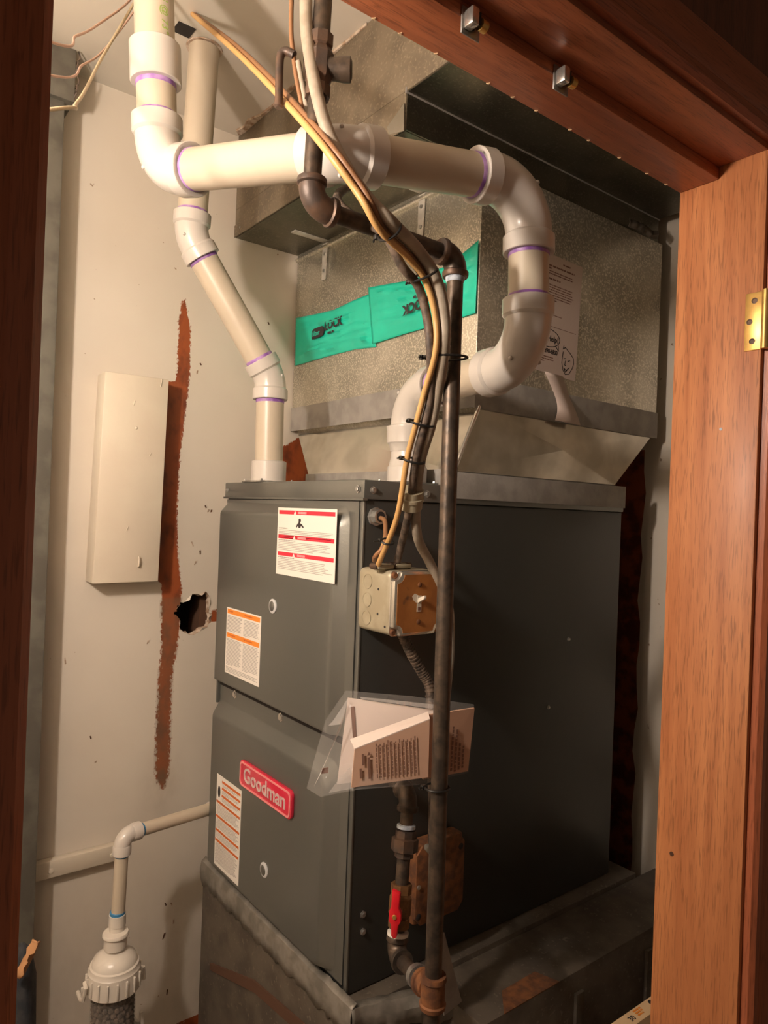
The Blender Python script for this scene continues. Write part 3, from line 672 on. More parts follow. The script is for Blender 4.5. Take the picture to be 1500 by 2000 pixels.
# hanger straps: each bent over the crease
for i, (y, lbl) in enumerate(((.545, 'bent galvanized strap near the wall end of the duct crease'), (.172, 'bent galvanized strap beside the white vent pipe'))):
    s = thing('hanger_strap', (PX-.003, y, 2.14), lbl, 'strap', 'straps tying plenum to trunk')
    mk('upright_leg', MB().slab([(PX-.0022, y+.0105, 2.192), (PX-.0022, y-.0105, 2.192), (PX-.0022, y-.0105+.004, 2.100), (PX-.0022, y+.0105, 2.100)], .0022, (-1, 0, 0)), 'strap', s, smooth=False)
    if i == 0: mk('top_leg', MB().box((.150, y-.010, 2.1955), (PX-.0022, y+.010, 2.1982)), 'strap', s, bevel=.0005)
    else: mk('top_leg', MB().box((.215, y-.010, 2.1955), (PX-.0022, y+.010, 2.1982)), 'strap', s, bevel=.0005)
    for z in (2.165, 2.122):
        mk('screw', MB().lathe((PX-.004, y, z), (-1, 0, 0), [(0, .0045), (.003, .004)], 8), 'zinc', s, smooth=False)

# ------------------------------------------------------------------ two green plastic sheets stuck on the plenum
def sheet_film(name, top, bot, x, label, amp, seed):
    """wavy film between an upper and a lower edge (lists of (y,z))"""
    r = random.Random(seed); nu, nv = 60, 22; vs = []; fs = []
    def ev(tab, t):
        k = t*(len(tab)-1); i = min(int(k), len(tab)-2); f = k-i
        return tab[i][0]+(tab[i+1][0]-tab[i][0])*f, tab[i][1]+(tab[i+1][1]-tab[i][1])*f
    cr = [(r.uniform(.05, .95), r.uniform(.15, .9), r.uniform(-.35, .35), r.uniform(.012, .035), r.uniform(.12, .4)) for _ in range(16)]
    for i in range(nu+1):
        for j in range(nv+1):
            s, t = i/nu, j/nv; (ya, za), (yb, zb_) = ev(top, s), ev(bot, s)
            y = ya+(yb-ya)*t; z = za+(zb_-za)*t; h = 0
            for (cs, ct, sl, w, ln) in cr:
                d = (t-ct)-sl*(s-cs); h += amp*math.exp(-(d/w)**2)*math.exp(-((s-cs)/ln)**2)
            h += amp*.5*math.sin(s*9+t*4+seed)
            edge = min(1, 12*min(s, 1-s, t, 1-t))
            vs.append((x-.0012-max(0, h)*edge-.0004, y, z))
    for i in range(nu):
        for j in range(nv):
            a = i*(nv+1)+j; fs.append((a, a+1, a+nv+2, a+nv+1))
    return tag(solid(mk(name, MB().add(vs, fs), 'green', ang=60), .0006), label, 'plastic sheet', 'green plastic sheets on the plenum')
s1 = sheet_film('plastic_sheet', [(.680, 2.030), (.58, 2.021), (.50, 2.015), (.42, 2.020), (.335, 2.022)], [(.676, 1.902), (.57, 1.903), (.47, 1.903), (.40, 1.902), (.318, 1.894)], PX-.0002,
                'teal green plastic sheet with upright dark lettering, nearer the cream wall', .0046, 2)
s2 = sheet_film('plastic_sheet', [(.352, 2.036), (.27, 2.026), (.20, 2.017), (.09, 2.019), (.04, 2.032), (-.001, 2.046)], [(.328, 1.902), (.20, 1.905), (.115, 1.905), (.05, 1.906), (.0, 1.907)], PX-.003,
                'teal green plastic sheet with upside-down lettering, behind the cables', .0046, 5)
def logo(F, parent, rot):
    O, u, v = F; c, s_ = math.cos(rot), math.sin(rot); F2_ = (O, u*c+v*s_, v*c-u*s_)
    pill = mk('logo_pill', MB().fpoly(F2_, rrect(-.062, -.005, -.016, .010, [.004, .011, .011, .011]), .0, .0006), 'ink', parent, smooth=False)
    text(F2_, -.058, -.009, .0175, 'filter', 'green', parent, n=.0009, ext=.0002, bold=.0002)
    text(F2_, -.004, -.004, .029, 'LOCK', 'ink', parent, n=.0004, ext=.0003, bold=.0010)
    q = MB(); textbars(q, F2_, .012, .072, -.011, 1, .008, .0055, random.Random(4), .0003, .0007, .99); mk('lettering', q, 'ink', parent, smooth=False)
logo((V(PX-.0085, .523, 1.972), V(0, -1, 0), V(0, 0, 1)), s1, .02)
logo((V(PX-.0115, .140, 1.963), V(0, -1, 0), V(0, 0, 1)), s2, math.pi+.06)

# ------------------------------------------------------------------ paper notice on the plenum side
PY = -.0035
FP = (V(.395, PY, 1.815), V(.150, 0, -.004).normalized(), V(.012, 0, .25).normalized())
nt_ = thing('paper_notice', (.47, PY, 1.82), 'printed paper notice with a speech bubble taped to the plenum side', 'notice')
mk('notice_sheet', MB().fpoly(FP, [(0, .012), (.0, .258), (.150, .258), (.150, .008), (.110, .0085), (.045, .010)], 0, .0008), 'paper', nt_, smooth=False)
t_ = MB(); rn = random.Random(8)
textbars(t_, FP, .085, .140, .247, 1, .005, .003, rn, .0008, .001); textbars(t_, FP, .01, .138, .236, 2, .0055, .0034, rn, .0008, .001)
textbars(t_, FP, .01, .135, .224, 2, .005, .0022, rn, .0008, .001); textbars(t_, FP, .01, .090, .209, 1, .005, .0036, rn, .0008, .001)
textbars(t_, FP, .01, .130, .196, 7, .0052, .0020, rn, .0008, .001); textbars(t_, FP, .01, .060, .150, 1, .0052, .0020, rn, .0008, .001)
textbars(t_, FP, .01, .11, .134, 1, .005, .0018, rn, .0008, .001); t_.fbox(FP, .01, .142, .1085, .1095, .0008, .001)
textbars(t_, FP, .006, .080, .045, 3, .005, .0022, rn, .0008, .001)
o_ = mk('small_print', t_, 'inkbrown', nt_, smooth=False); o_['kind'] = 'stuff'
def ring2(F, pts, wd, n0, n1):
    mb = MB(); O, u, v = F; nn = u.cross(v); P2 = [Vector((a, b)) for a, b in pts]
    for a, b in zip(P2, P2[1:]):
        d = (b-a)
        if d.length < 1e-6: continue
        d.normalize(); pr = Vector((-d.y, d.x))*wd; a2 = a-d*wd*.5; b2 = b+d*wd*.5
        mb.slab([O+u*x.x+v*x.y+nn*n0 for x in (a2-pr, b2-pr, b2+pr, a2+pr)], n1-n0, nn)
    return mb
bub = [(.048+.042*math.cos(t*.2618), .084+.019*math.sin(t*.2618)) for t in range(25)]
mk('speech_bubble', ring2(FP, bub, .0008, .0008, .0011), 'ink', nt_, smooth=False)
mk('speech_bubble_tail', ring2(FP, [(.078, .070), (.088, .062), (.086, .073)], .0008, .0008, .0011), 'ink', nt_, smooth=False)
text(FP, .047, .078, .0165, 'Need Help!', 'ink', nt_, n=.001, ext=.0001, bold=.0004, align='CENTER')
text(FP, .004, .052, .0135, 'Call 630-898-6800', 'ink', nt_, n=.001, ext=.0001, bold=.0003, sx=.80)
face = ring2(FP, [(.105, .078), (.103, .070), (.110, .074), (.125, .066), (.139, .056), (.141, .044), (.136, .032), (.127, .020), (.115, .017), (.106, .026), (.101, .040), (.102, .056), (.104, .064)], .0008, .0008, .0011)
for a in ([(.108, .050), (.113, .051)], [(.121, .046), (.127, .049)], [(.113, .046), (.111, .037), (.115, .036)], [(.109, .030), (.117, .026), (.126, .033)], [(.110, .029), (.114, .022), (.120, .027)]):
    face.add(*(lambda z: (z.v, z.f))(ring2(FP, a, .0009, .0008, .0011)))
mk('smiling_face_drawing', face, 'ink', nt_, smooth=False)
# torn strip of the sheet that curls away at the bottom
cv = []; 
for i in range(15):
    t = i/14; uc = .088+.020*math.sin(t*3.0-.5)+.018*t; hw = .030-.010*math.sin(t*math.pi)*.8+.008*t
    cv.append((uc-hw, uc+hw, .012-.100*t, -.0+.030*max(0, t-.35)**1.3))
vs = []; O_, u_, v_ = FP; n_ = u_.cross(v_)
for a, b, v, pz in cv: vs += [O_+u_*a+v_*(v+.010*max(0, pz*8))+n_*(.0008+pz*.6), O_+u_*((a+b)/2)+v_*v+n_*(.0008+pz), O_+u_*b+v_*v+n_*(.0008+pz)]
solid(mk('curled_strip', MB().add(vs, [(i*3+j, i*3+j+1, i*3+j+4, i*3+j+3) for i in range(14) for j in range(2)]), 'paper', nt_), .0006)

# ------------------------------------------------------------------ white pvc vent pipes
PR, FR, HR = .0302, .0348, .0388
EXH = [(-.357, .128, ZC-.001), (-.326, .138, 2.040), (-.214, -.213, 1.977), (.098, -.252, 2.022), (.104, -.256, 1.752), (.150, .075, 1.752), (.150, .075, FT+.004)]
ex = thing('exhaust_pipe', (.150, .075, FT), 'thick cream pvc exhaust pipe looping over the furnace on its near side with white elbows', 'pipe')
pp = pvc_run(ex, EXH, PR, [.070, .036, .070, .070, .066], FR, HR, .026)
a0, a1 = Vector(EXH[0]), Vector(EXH[1]); dd = (a1-a0).normalized(); cp = a0+dd*((ZC-2.212)/(-dd.z))
cpl = mk('coupling', MB().lathe(cp-dd*.022, dd, [(0, PR), (0, HR-.001), (.001, HR), (.057, HR), (.058, HR-.001), (.058, PR)], 32), 'fit', ex)
mk('primer_ring', MB().lathe(cp+dd*.035, dd, [(0, PR+.0006), (.007, PR+.0006), (.008, PR)], 28), 'primer', cpl)
# base socket and reducer above the furnace top
bx = Vector(EXH[-1])
mk('base_socket', MB().lathe(bx, (0, 0, 1), [(0, .038), (.028, .038), (.030, .036), (.046, .0325), (.060, .0325)], 32), 'fit', ex)
mk('reducer', MB().lathe(bx+V(0, 0, .058), (0, 0, 1), [(0, .0335), (.012, .0365), (.016, .0405), (.040, .0415), (.044, .0425), (.047, .0425), (.048, FR)], 32), 'fit', ex)
# printing along the rising pipe and the level pipe
ax = -dd; side = Vector((.2, -.95, 0)); side = (side-ax*side.dot(ax)).normalized()
vv_ = side.cross(ax)
FPi = (a0+dd*(ZC-2.245), ax*1.0, vv_)
text((a0+dd*.150, dd, dd.cross(side)*-1.0), 0, -.006, .016, 'PSI @ 73\u00b0F', 'greenink', pp[0], n=.0003, ext=.0001, cyl=PR)
IN = [(.034, .408, FT+.004), (.031, .410, 1.803), (-.147, .444, 2.075), (-.143, .420, ZC-.001)]
it = thing('intake_pipe', (.034, .408, FT), 'cream pvc intake pipe with a diagonal run in front of the cream back wall', 'pipe')
pvc_run(it, IN, PR, .075, FR-.001, HR-.001, .024)
mk('base_socket', MB().lathe(IN[0], (0, 0, 1), [(0, .0375), (.042, .0375), (.044, .035), (.044, PR)], 32), 'fit', it)
mk('ceiling_cutout', MB().lathe((-.143, .420, ZC-.0008), (0, 0, -1), [(0, .037), (.0012, .036)], 14), 'gypsum', bpy.data.objects['ceiling'])
# small dark opening in the ceiling beside the intake pipe
mk('ceiling_opening', MB().box((-.215, .375, ZC-.0014), (-.180, .410, ZC-.0004)), 'dark', bpy.data.objects['ceiling'])

# condensate drain and its neutralizer
cn = thing('drain_pipe', (-.231, .486, .66), 'thin cream pvc drain pipe with an elbow beside the lower furnace door', 'pipe')
pvc_run(cn, [(.03, .546, .829), (-.228, .483, .844), (-.232, .486, .640)], .0134, .020, .0165, .0182, .018, 'blueglue', knobs=False)
mk('furnace_nipple', MB().lathe((-.006, .537, .831), V(-.035, -.009, .002), [(0, .0165), (.012, .0165), (.012, .0135)], 24), 'fit', cn)
mk('glue_ring', MB().lathe((-.232, .486, .690), (0, 0, -1), [(0, .0138), (.001, .0150), (.006, .0150), (.007, .0136)], 24), 'blueglue', cn)
mk('adapter', MB().lathe((-.232, .486, .684), (0, 0, -1), [(0, .0165), (.022, .0168), (.023, .0155), (.034, .0155)], 24), 'fitshine', cn)
ne = thing('condensate_neutralizer', (-.238, .478, .30), 'clear condensate neutralizer tube with ribbed white screw cap, filled with pellets', 'filter')
cx, cy = -.236, .480
mk('neck', MB().lathe((cx, cy, .652), (0, 0, -1), [(0, .024), (.003, .026), (.006, .026), (.007, .0225), (.030, .0225), (.033, .019), (.038, .019)], 28), 'fitshine', ne)
cap = mk('screw_cap', MB().lathe((cx, cy, .616), (0, 0, -1), [(0, .019), (.006, .030), (.014, .041), (.024, .044), (.026, .0475), (.034, .0485), (.036, .0505), (.074, .0520), (.076, .0500)], 40), 'fitshine', ne)
for i in range(18):
    a = 2*math.pi*i/18
    mk('grip_rib', MB().box((-.0022, -.002, -.015), (.0022, .002, .015)), 'fitshine', cap, bevel=.0008)
    r_ = ALL[-1]; r_.location = (cx+.0525*math.cos(a), cy+.0525*math.sin(a), .560); r_.rotation_euler = (0, 0, a)
mk('tube', MB().lathe((cx, cy, .542), (0, 0, -1), [(0, .044), (.33, .044)], 36), 'tubeclear', ne)
pm = MB(); rp = random.Random(21)
for z_i in range(26):
    for a_i in range(20):
        a = 2*math.pi*(a_i+.5*(z_i % 2))/20+rp.uniform(-.08, .08); z = .528-z_i*.0118+rp.uniform(-.002, .002)
        pm.sphere((cx+.0368*math.cos(a), cy+.0368*math.sin(a), z), rp.uniform(.0052, .0066), 6, 4)
o_ = mk('pellets', pm, 'pellet', ne); o_['kind'] = 'stuff'
mk('pellet_core', MB().lathe((cx, cy, .535), (0, 0, -1), [(0, .034), (.32, .034)], 16), 'pellet', ne)
FT3 = (V(cx, cy, .43), V(0, 0, 1), V(.62, -.78, 0).cross(V(0, 0, 1)).normalized())
lab = MB(); 
for i in range(7):
    a = -2.15+i*.11; b = a+.11
    lab.slab([(cx+.0446*math.cos(t), cy+.0446*math.sin(t), z) for t, z in ((a, .39), (b, .39), (b, .485), (a, .485))], .0004, (math.cos(a), math.sin(a), 0))
mk('tube_label', lab, 'inkgrey', ne)
for z, lb_ in ((.563, 0), (.470, 1)):
    c_ = thing('pipe_clip', (-.28, .60, z), ('upper' if lb_ == 0 else 'lower')+' white plastic clip holding the neutralizer tube to the wall', 'clip', 'clips of the neutralizer')
    ring = [(cx+.0545*math.cos(2*math.pi*i/24), cy+.0545*math.sin(2*math.pi*i/24), z-.035) for i in range(15, 31)]
    mk('clip_arm', MB().tube([(cx-.0555, cy+.05, z-.04), (cx-.058, cy+.02, z-.038), (cx-.060, cy-.004, z-.025), (cx-.058, cy-.012, z+.002), (cx-.0565, cy+.004, z+.004)], .004, 8), 'fitshine', c_)
    mk('clip_arm', MB().tube([(cx+.0555, cy+.05, z-.04), (cx+.058, cy+.02, z-.038), (cx+.060, cy-.004, z-.025), (cx+.057, cy-.004, z+.0)], .004, 8), 'fitshine', c_)
    mk('clip_back', MB().box((cx-.050, cy+.046, z-.047), (cx+.050, cy+.052, z-.033)), 'fitshine', c_, bevel=.002)

# ------------------------------------------------------------------ black iron gas pipe with its drop to the furnace
GR = .0110
gp = thing('gas_pipe', (-.055, -.275, 0), 'black iron gas pipe dropping past the switch box with rusty elbows', 'pipe')
G = [(-.258, -.240, ZC-.001), (-.269, -.232, 1.888), (-.040, -.245, 1.880), (-.0575, -.279, .0)]
def iron_elbow(p0, p1, p2, bend, r, root, m='ironfit'):
    A = arc(p0, p1, p2, bend); d0 = (Vector(p1)-Vector(p0)).normalized(); d1 = (Vector(p2)-Vector(p1)).normalized()
    A = [A[0]-d0*.008]+A+[A[-1]+d1*.008]
    e_ = mk('elbow', MB().tube(A, r, 22), m, root)
    for q_, d_ in ((A[0], d0), (A[-1], -d1)):
        mk('bead', MB().lathe(q_-d_*.001, d_, [(0, r*.8), (0, r*1.10), (.002, r*1.16), (.007, r*1.16), (.009, r)], 24), m, e_)
    return e_, A
e1, A1 = iron_elbow(G[0], G[1], G[2], .024, .0158, gp)
e2, A2_ = iron_elbow(G[1], G[2], G[3], .021, .0158, gp)
e2.data.materials[0] = M['iron']
mk('riser', MB().tube([G[0], A1[1]], GR, 22), 'iron', gp)
mk('level_run', MB().tube([A1[-2], A2_[1]], GR, 22), 'iron', gp)
down = (Vector(G[3])-Vector(G[2])).normalized()
TZ = .872; tp_ = A2_[-1]+down*((A2_[-1].z-TZ)/(-down.z))
mk('dropper', MB().tube([A2_[-2], tp_, tp_+down*.80], GR+.0006, 22), 'iron', gp)
mk('thread_dope', MB().lathe(A2_[-1], down, [(0, GR+.0026), (.005, GR+.0022), (.008, GR+.001)], 20), 'dope', gp)
# gas cock high on the riser
rd = (Vector(G[1])-Vector(G[0])).normalized()
gc = Vector(G[0])+rd*((ZC-2.055)/(-rd.z))
ck = mk('gas_cock', MB().lathe(gc-rd*.040, rd, [(0, .0115), (0, .0155), (.014, .0155), (.016, .013), (.024, .0175), (.052, .0175), (.060, .013), (.062, .0155), (.076, .0155), (.076, .0115)], 8), 'ironfit', gp, smooth=False)
mk('cock_spindle', MB().lathe(gc, V(.55, -.42, 0), [(-.018, .0135), (.020, .0130), (.030, .0145), (.038, .0145), (.040, .009)], 18), 'iron', ck)
# tee and branch
BR = .0106
tee = mk('tee', MB().lathe(tp_-down*.022, down, [(0, GR), (0, .0175), (.006, .0185), (.008, .0165), (.036, .0165), (.038, .0185), (.044, .0175), (.044, GR)], 24), 'rust', gp)
b0 = Vector(tp_); b1 = Vector((-.006, -.131, .836)); b2 = Vector((.029, -.106, 1.072)); b3 = Vector((.058, .0, 1.068))
bd = (b1-b0).normalized()
mk('tee_outlet', MB().lathe(b0, bd, [(.010, .0160), (.028, .0160), (.029, .0185), (.036, .0185), (.036, .011)], 24), 'rust', tee)
mk('nipple', MB().tube([b0+bd*.03, b1-bd*.01], BR, 20), 'iron', gp)
mk('union_ring', MB().lathe(b0+bd*.048, bd, [(0, .012), (0, .0165), (.012, .0165), (.014, .012)], 20), 'zinc', gp)
iron_elbow(b0, b1, b2, .019, .0150, gp, 'iron')
mk('thread_tape', MB().lathe(b1+(b2-b1).normalized()*.030, (b2-b1), [(0, .0165), (.005, .0168), (.006, .011)], 20), 'white', gp)
mk('nipple', MB().tube([b1+(b2-b1).normalized()*.015, b2-(b2-b1).normalized()*.015], BR, 20), 'iron', gp)
iron_elbow(b1, b2, b3, .020, .0150, gp, 'iron')
mk('nipple', MB().tube([b2+(b3-b2).normalized()*.02, b3], BR, 20), 'iron', gp)
bv = (b2-b1).normalized()
vc = b1+bv*.073
vb = mk('ball_valve', MB().lathe(vc-bv*.032, bv, [(0, .0115), (0, .0165), (.014, .0165), (.015, .0150), (.020, .0175), (.044, .0175), (.049, .0150), (.050, .0165), (.064, .0165), (.064, .0115)], 8), 'brassv', gp, smooth=False)
hd = V(-.80, -.60, 0).normalized(); hc = vc+hd*.030; hs = V(-.60, .80, 0)
mk('valve_stem', MB().lathe(vc, hd, [(.010, .009), (.024, .009), (.034, .005)], 12), 'brassv', vb)
FH = (hc, -hs, V(0, 0, 1)) if (-hs).cross(V(0, 0, 1)).dot(hd) > 0 else (hc, hs, V(0, 0, 1))
lev = mk('lever', MB().fpoly(FH, [(-.009, -.008), (-.005, -.013), (-.0045, -.030), (0, -.034), (.0045, -.030), (.006, -.013), (.010, -.006), (.010, .006), (.0065, .013), (.0075, .036), (-.0055, .040), (-.006, .013), (-.009, .008)], -.004, .005), 'red', vb, bevel=.0018)
lev['label'] = 'red plastic valve lever'
mk('lever_screw', MB().lathe(hc+hd*.005, hd, [(0, .004), (.002, .003)], 10), 'brass', lev)
uc = b1+bv*.166
un = mk('pipe_union', MB().lathe(uc-bv*.022, bv, [(0, .011), (0, .0150), (.010, .0150), (.010, .0215), (.028, .0215), (.030, .0165), (.040, .0165), (.041, .011)], 8), 'ironfit', gp, smooth=False)
mk('thread_tape', MB().lathe(uc+bv*.021, bv, [(0, .0150), (.005, .0150), (.006, .011)], 20), 'dope', gp)

# ------------------------------------------------------------------ old bits near the ceiling beside the gas cock
pb_ = thing('pilot_tube', (-.278, -.178, 2.10), 'short hooked brown pipe stub hanging beside the gas cock', 'pipe')
mk('hook', MB().tube(crom([(-.272, -.184, 2.092), (-.279, -.176, 2.098), (-.284, -.171, 2.094), (-.285, -.170, 2.075), (-.2845, -.171, 2.035)], 6), .0052, 12), 'ironfit', pb_)
mk('hook_end', MB().lathe((-.2845, -.171, 2.040), (0, 0, -1), [(0, .0054), (.012, .0062), (.014, .004)], 12), 'ironfit', pb_)
o_ = mk('thin_tube', MB().tube(crom([(-.268, -.177, ZC-.001), (-.275, -.177, 2.17), (-.271, -.181, 2.09), (-.262, -.188, 2.035), (-.257, -.191, 2.01)], 8), .0030, 10), 'brown')
tag(o_, 'thin brown tube running down from the ceiling behind the beige cable', 'tube')
o_ = mk('thin_tube', MB().tube(crom([(-.267, -.185, 2.086), (-.262, -.188, 2.06), (-.256, -.192, 2.025), (-.254, -.193, 2.00)], 6), .0036, 10), 'beige')
tag(o_, 'short dirty pale tube hanging from the hooked pipe stub', 'tube')

# ------------------------------------------------------------------ cables
def cable(name, pts, r, m, label):
    return tag(mk(name, MB().tube(crom(pts, 10), r, 14), m), label, 'cable')
CLN = [(-.210,-.299,1.858),(-.148,-.278,1.846),(-.109,-.269,1.824),(-.089,-.266,1.782),(-.081,-.262,1.737),(-.068,-.233,1.686),(-.065,-.216,1.645),(-.054,-.187,1.597)]
SV, DV = V(.79, -.61, 0), V(.61, .79, 0)      # sideways and away across the bundle
def along(side, deep, drop=None):
    drop = drop or [0]*8
    return [tuple(Vector(p)+SV*a+DV*d+V(0, 0, -1)*z) for p, a, d, z in zip(CLN, side, deep, drop)]
cable('cable', [(-.285, -.222, ZC-.001), (-.282, -.224, 2.154), (-.280, -.238, 2.056), (-.266, -.261, 1.966), (-.232, -.285, 1.900)]
      + along([.010, .009, .010, .0095, .007, .010, .012, .010], [.002, .002, 0, 0, .002, .004, .006, .008], [-.008, -.008, -.004, 0, 0, 0, 0, 0])
      + [(-.012, -.146, 1.538), (.018, -.118, 1.483), (.062, -.1035, 1.436), (.100, -.106, 1.37), (.099, -.115, 1.30), (.097, -.112, 1.22), (.11, -.09, 1.10), (.150, -.055, .99), (.160, -.045, .934)],
      .0078, 'beige', 'thick beige cable curving down from the ceiling in front of the gas pipe')
cable('cable', [(-.203, .337, ZC-.002), (-.237, .046, 2.217), (-.281, -.238, 1.976), (-.246, -.296, 1.890)]
      + along([-.003, -.004, -.004, -.003, -.004, -.008, -.009, -.010], [-.004, -.004, -.005, -.005, -.006, -.004, -.003, -.002], [.004, .004, .002, 0, 0, 0, 0, 0])
      + [(-.046, -.143, 1.514), (-.024, -.072, 1.436)],
      .0043, 'tan', 'yellow tan cable slanting from the ceiling down to the switch box')
cable('cable', [(-.197, .335, ZC-.002), (-.231, .044, 2.223), (-.275, -.239, 1.982), (-.240, -.298, 1.896)]
      + along([.002, .002, .003, .003, .001, .002], [.006, .007, .007, .007, .010, .010]), .0040, 'brown', 'brown cable lying along the upper side of the yellow tan cable')
cable('cable', [(.100, .060, 2.192), (-.060, -.070, 2.050), (-.190, -.170, 1.945), (-.186, -.205, 1.905), (-.180, -.262, 1.870)]
      + along([-.012, -.013, -.0135, -.0105, .001, .003, .003], [.004, .002, .001, 0, 0, 0, 0], [.010, .006, 0, 0, 0, 0, 0])[0:0]
      + along([0, -.010, -.013, -.0135, -.0105, .001, .003, .003], [0, .006, .004, .002, .001, 0, 0, 0], [0, .012, .006, 0, 0, 0, 0, 0])[1:]
      + [(-.021, -.140, 1.523), (.012, -.085, 1.470), (.022, -.062, 1.436)],
      .0060, 'dcable', 'dusty dark cable strapped along the gas pipe into the switch box')
cable('cable', [(.040, -.060, 1.322), (.055, -.066, 1.29), (.078, -.070, 1.255), (.090, -.080, 1.225), (.085, -.09, 1.15), (.12, -.065, 1.02), (.135, -.05, .945)], .0080, 'dcable', 'dark armoured cable running from the switch box down to the rusty box')
for o_ in ALL[-1:]:
    mbh = MB(); PP = crom([(.040, -.060, 1.322), (.055, -.066, 1.29), (.078, -.070, 1.255), (.090, -.080, 1.225), (.085, -.09, 1.15)], 14)
    for a, b in zip(PP[::2], PP[1::2]): mbh.tube([a, a+(b-a)*.8], .0092, 12)
    mk('armour_rib', mbh, 'dcable', o_)
cable('cable', [(.0885, -.055, 1.350), (.102, -.10, 1.345), (.03, -.19, 1.315), (-.030, -.243, 1.24), (-.034, -.250, 1.12), (-.020, -.235, 1.02), (.05, -.16, .98), (.115, -.06, .945)], .0060, 'grey', 'grey cable tied behind the gas pipe below the switch box')
cable('cable', [(.021, -.005, 1.512), (.018, -.030, 1.508), (.006, -.050, 1.49), (-.014, -.074, 1.468), (-.022, -.062, 1.45), (.0, -.03, 1.44)], .0038, 'brown', 'thin orange-brown wire looping out of the furnace side connector')
cable('cable', [(.024, -.005, 1.511), (.022, -.026, 1.506), (.012, -.042, 1.488), (-.008, -.064, 1.470), (-.014, -.060, 1.452)], .0034, 'tan', 'short thin tan wire beside the connector on the furnace side')
# thin wires strung across the upper left corner
cable('wire', [(XL+.002, .10, 1.80), (-.80, -.12, 1.82), (-.536, -.102, 1.959), (-.486, -.014, 2.024), (-.406, .177, 2.209), (-.337, .249, 2.369), (-.31, .27, ZC-.001)], .0022, 'yelwire', 'lowest yellowed wire in the upper left corner, sagging to the ceiling')
cable('wire', [(XL+.002, .10, 2.10), (-.80, -.10, 2.04), (-.519, .011, 2.101), (-.464, .095, 2.174), (-.411, .180, 2.260), (-.34, .252, 2.377), (-.33, .26, ZC-.001)], .0018, 'pinkwire', 'uppermost pinkish wire in the upper left corner')
cable('wire', [(XL+.002, .10, 2.00), (-.80, -.10, 1.98), (-.518, .010, 2.058), (-.440, .150, 2.170), (-.385, .240, 2.262), (-.32, .285, 2.39), (-.30, .29, ZC-.001)], .0016, 'pinkwire', 'middle pinkish wire in the upper left corner, with a loop')

# nylon ties
def tie(path_c, axis, ra, rb, label, tail):
    c = Vector(path_c); ax_ = Vector(axis).normalized(); a = V(0, 0, 1) if abs(ax_.z) < .9 else V(1, 0, 0)
    a = V(.79, -.61, 0); u = (a-ax_*a.dot(ax_)).normalized(); w = ax_.cross(u)
    t = thing('cable_tie', c, label, 'tie', 'black ties on the cables')
    loop = [c+u*math.cos(2*math.pi*i/24)*ra+w*math.sin(2*math.pi*i/24)*rb for i in range(25)]
    mk('strap', MB().tube(loop, .0017, 8), 'tie', t)
    mk('tie_head', MB().box((-.003, -.003, -.003), (.003, .003, .003)), 'tie', t, bevel=.0008); hdo = ALL[-1]; hdo.location = c-u*(ra+.002); 
    mk('tail', MB().tube([c-u*ra, c-u*(ra+.006)+w*.003, c-u*(ra+tail)+w*.006], .0014, 6), 'tie', t)
tie((-.196, -.295, 1.858), (.62, .2, -.25), .016, .012, 'black tie around the cables where they cross the level gas pipe', .006)
tie((-.118, -.270, 1.830), (.45, .1, -.5), .019, .012, 'black tie around the cables above the green sheet lettering', .006)
tie((-.066, -.2595, 1.733), (0, -.05, -1), .0300, .0150, 'wide black tie binding the cable bundle to the gas pipe', .004)
tie((-.066, -.217, 1.647), (.1, .45, -1), .0170, .0105, 'black tie on the bundle in front of the vent pipe reducer', .006)
tie((-.056, -.189, 1.597), (.1, .45, -1), .0160, .0100, 'black tie on the bundle just above the furnace top edge', .008)
tie((-.036, -.110, 1.476), (.2, .5, -1), .0095, .0090, 'thin black tie holding small wires to the tan cable by the switch box', .012)
tie((-.048, -.255, 1.146), (0, 0, -1), .0170, .0160, 'black tie holding the bagged manual to the gas pipe', .008)
cl = mk('cable_clamp', MB().lathe((-.0290, -.1560, 1.556), V(.28, .40, -.87), [(0, .0145), (0, .0175), (.010, .0175), (.011, .0192), (.016, .0192), (.017, .0175), (.030, .0175), (.030, .0145)], 24), 'boxm')
tag(cl, 'beige ring clamp around the cables above the switch box', 'clamp')

# ------------------------------------------------------------------ switch box on the furnace side
BX0, BX1, BY0, BY1, BZ0, BZ1 = -.012, .090, -.090, -.0062, 1.324, 1.428
sb = thing('switch_box', ((BX0+BX1)/2, -.001, 1.376), 'square steel switch box with orange painted cover beside the gas pipe', 'switch')
mk('box_body', MB().box((BX0, BY0, BZ0), (BX1, -.0008, BZ1)), 'boxm', sb, bevel=.010, seg=4)
FC = (V((BX0+BX1)/2, BY0, (BZ0+BZ1)/2), V(1, 0, 0), V(0, 0, 1))
def notch(hw, hh, c, n=5):
    o = []      # square with concave quarter-circle corners, counter-clockwise
    for (sx, sy), a0 in (((-1, -1), .5*math.pi), ((1, -1), math.pi), ((1, 1), 1.5*math.pi), ((-1, 1), 0)):
        for i in range(n+1):
            a = a0-.5*math.pi*i/n; o.append((sx*hw+c*math.cos(a), sy*hh+c*math.sin(a)))
    return o
HW, HHh = (BX1-BX0)/2, (BZ1-BZ0)/2
cvr = mk('raised_cover', MB().fpoly(FC, notch(HW, HHh, .014), .0, .012), 'rim', sb, bevel=.003, seg=2)
mk('cover_face', MB().fpoly(FC, notch(HW-.0055, HHh-.0055, .014), .0119, .0126), 'orange', cvr, smooth=False)
mk('cover_base', MB().fpoly(FC, rrect(-HW, HW, -HHh, HHh, .006), -.0005, .0016), 'rim', cvr)
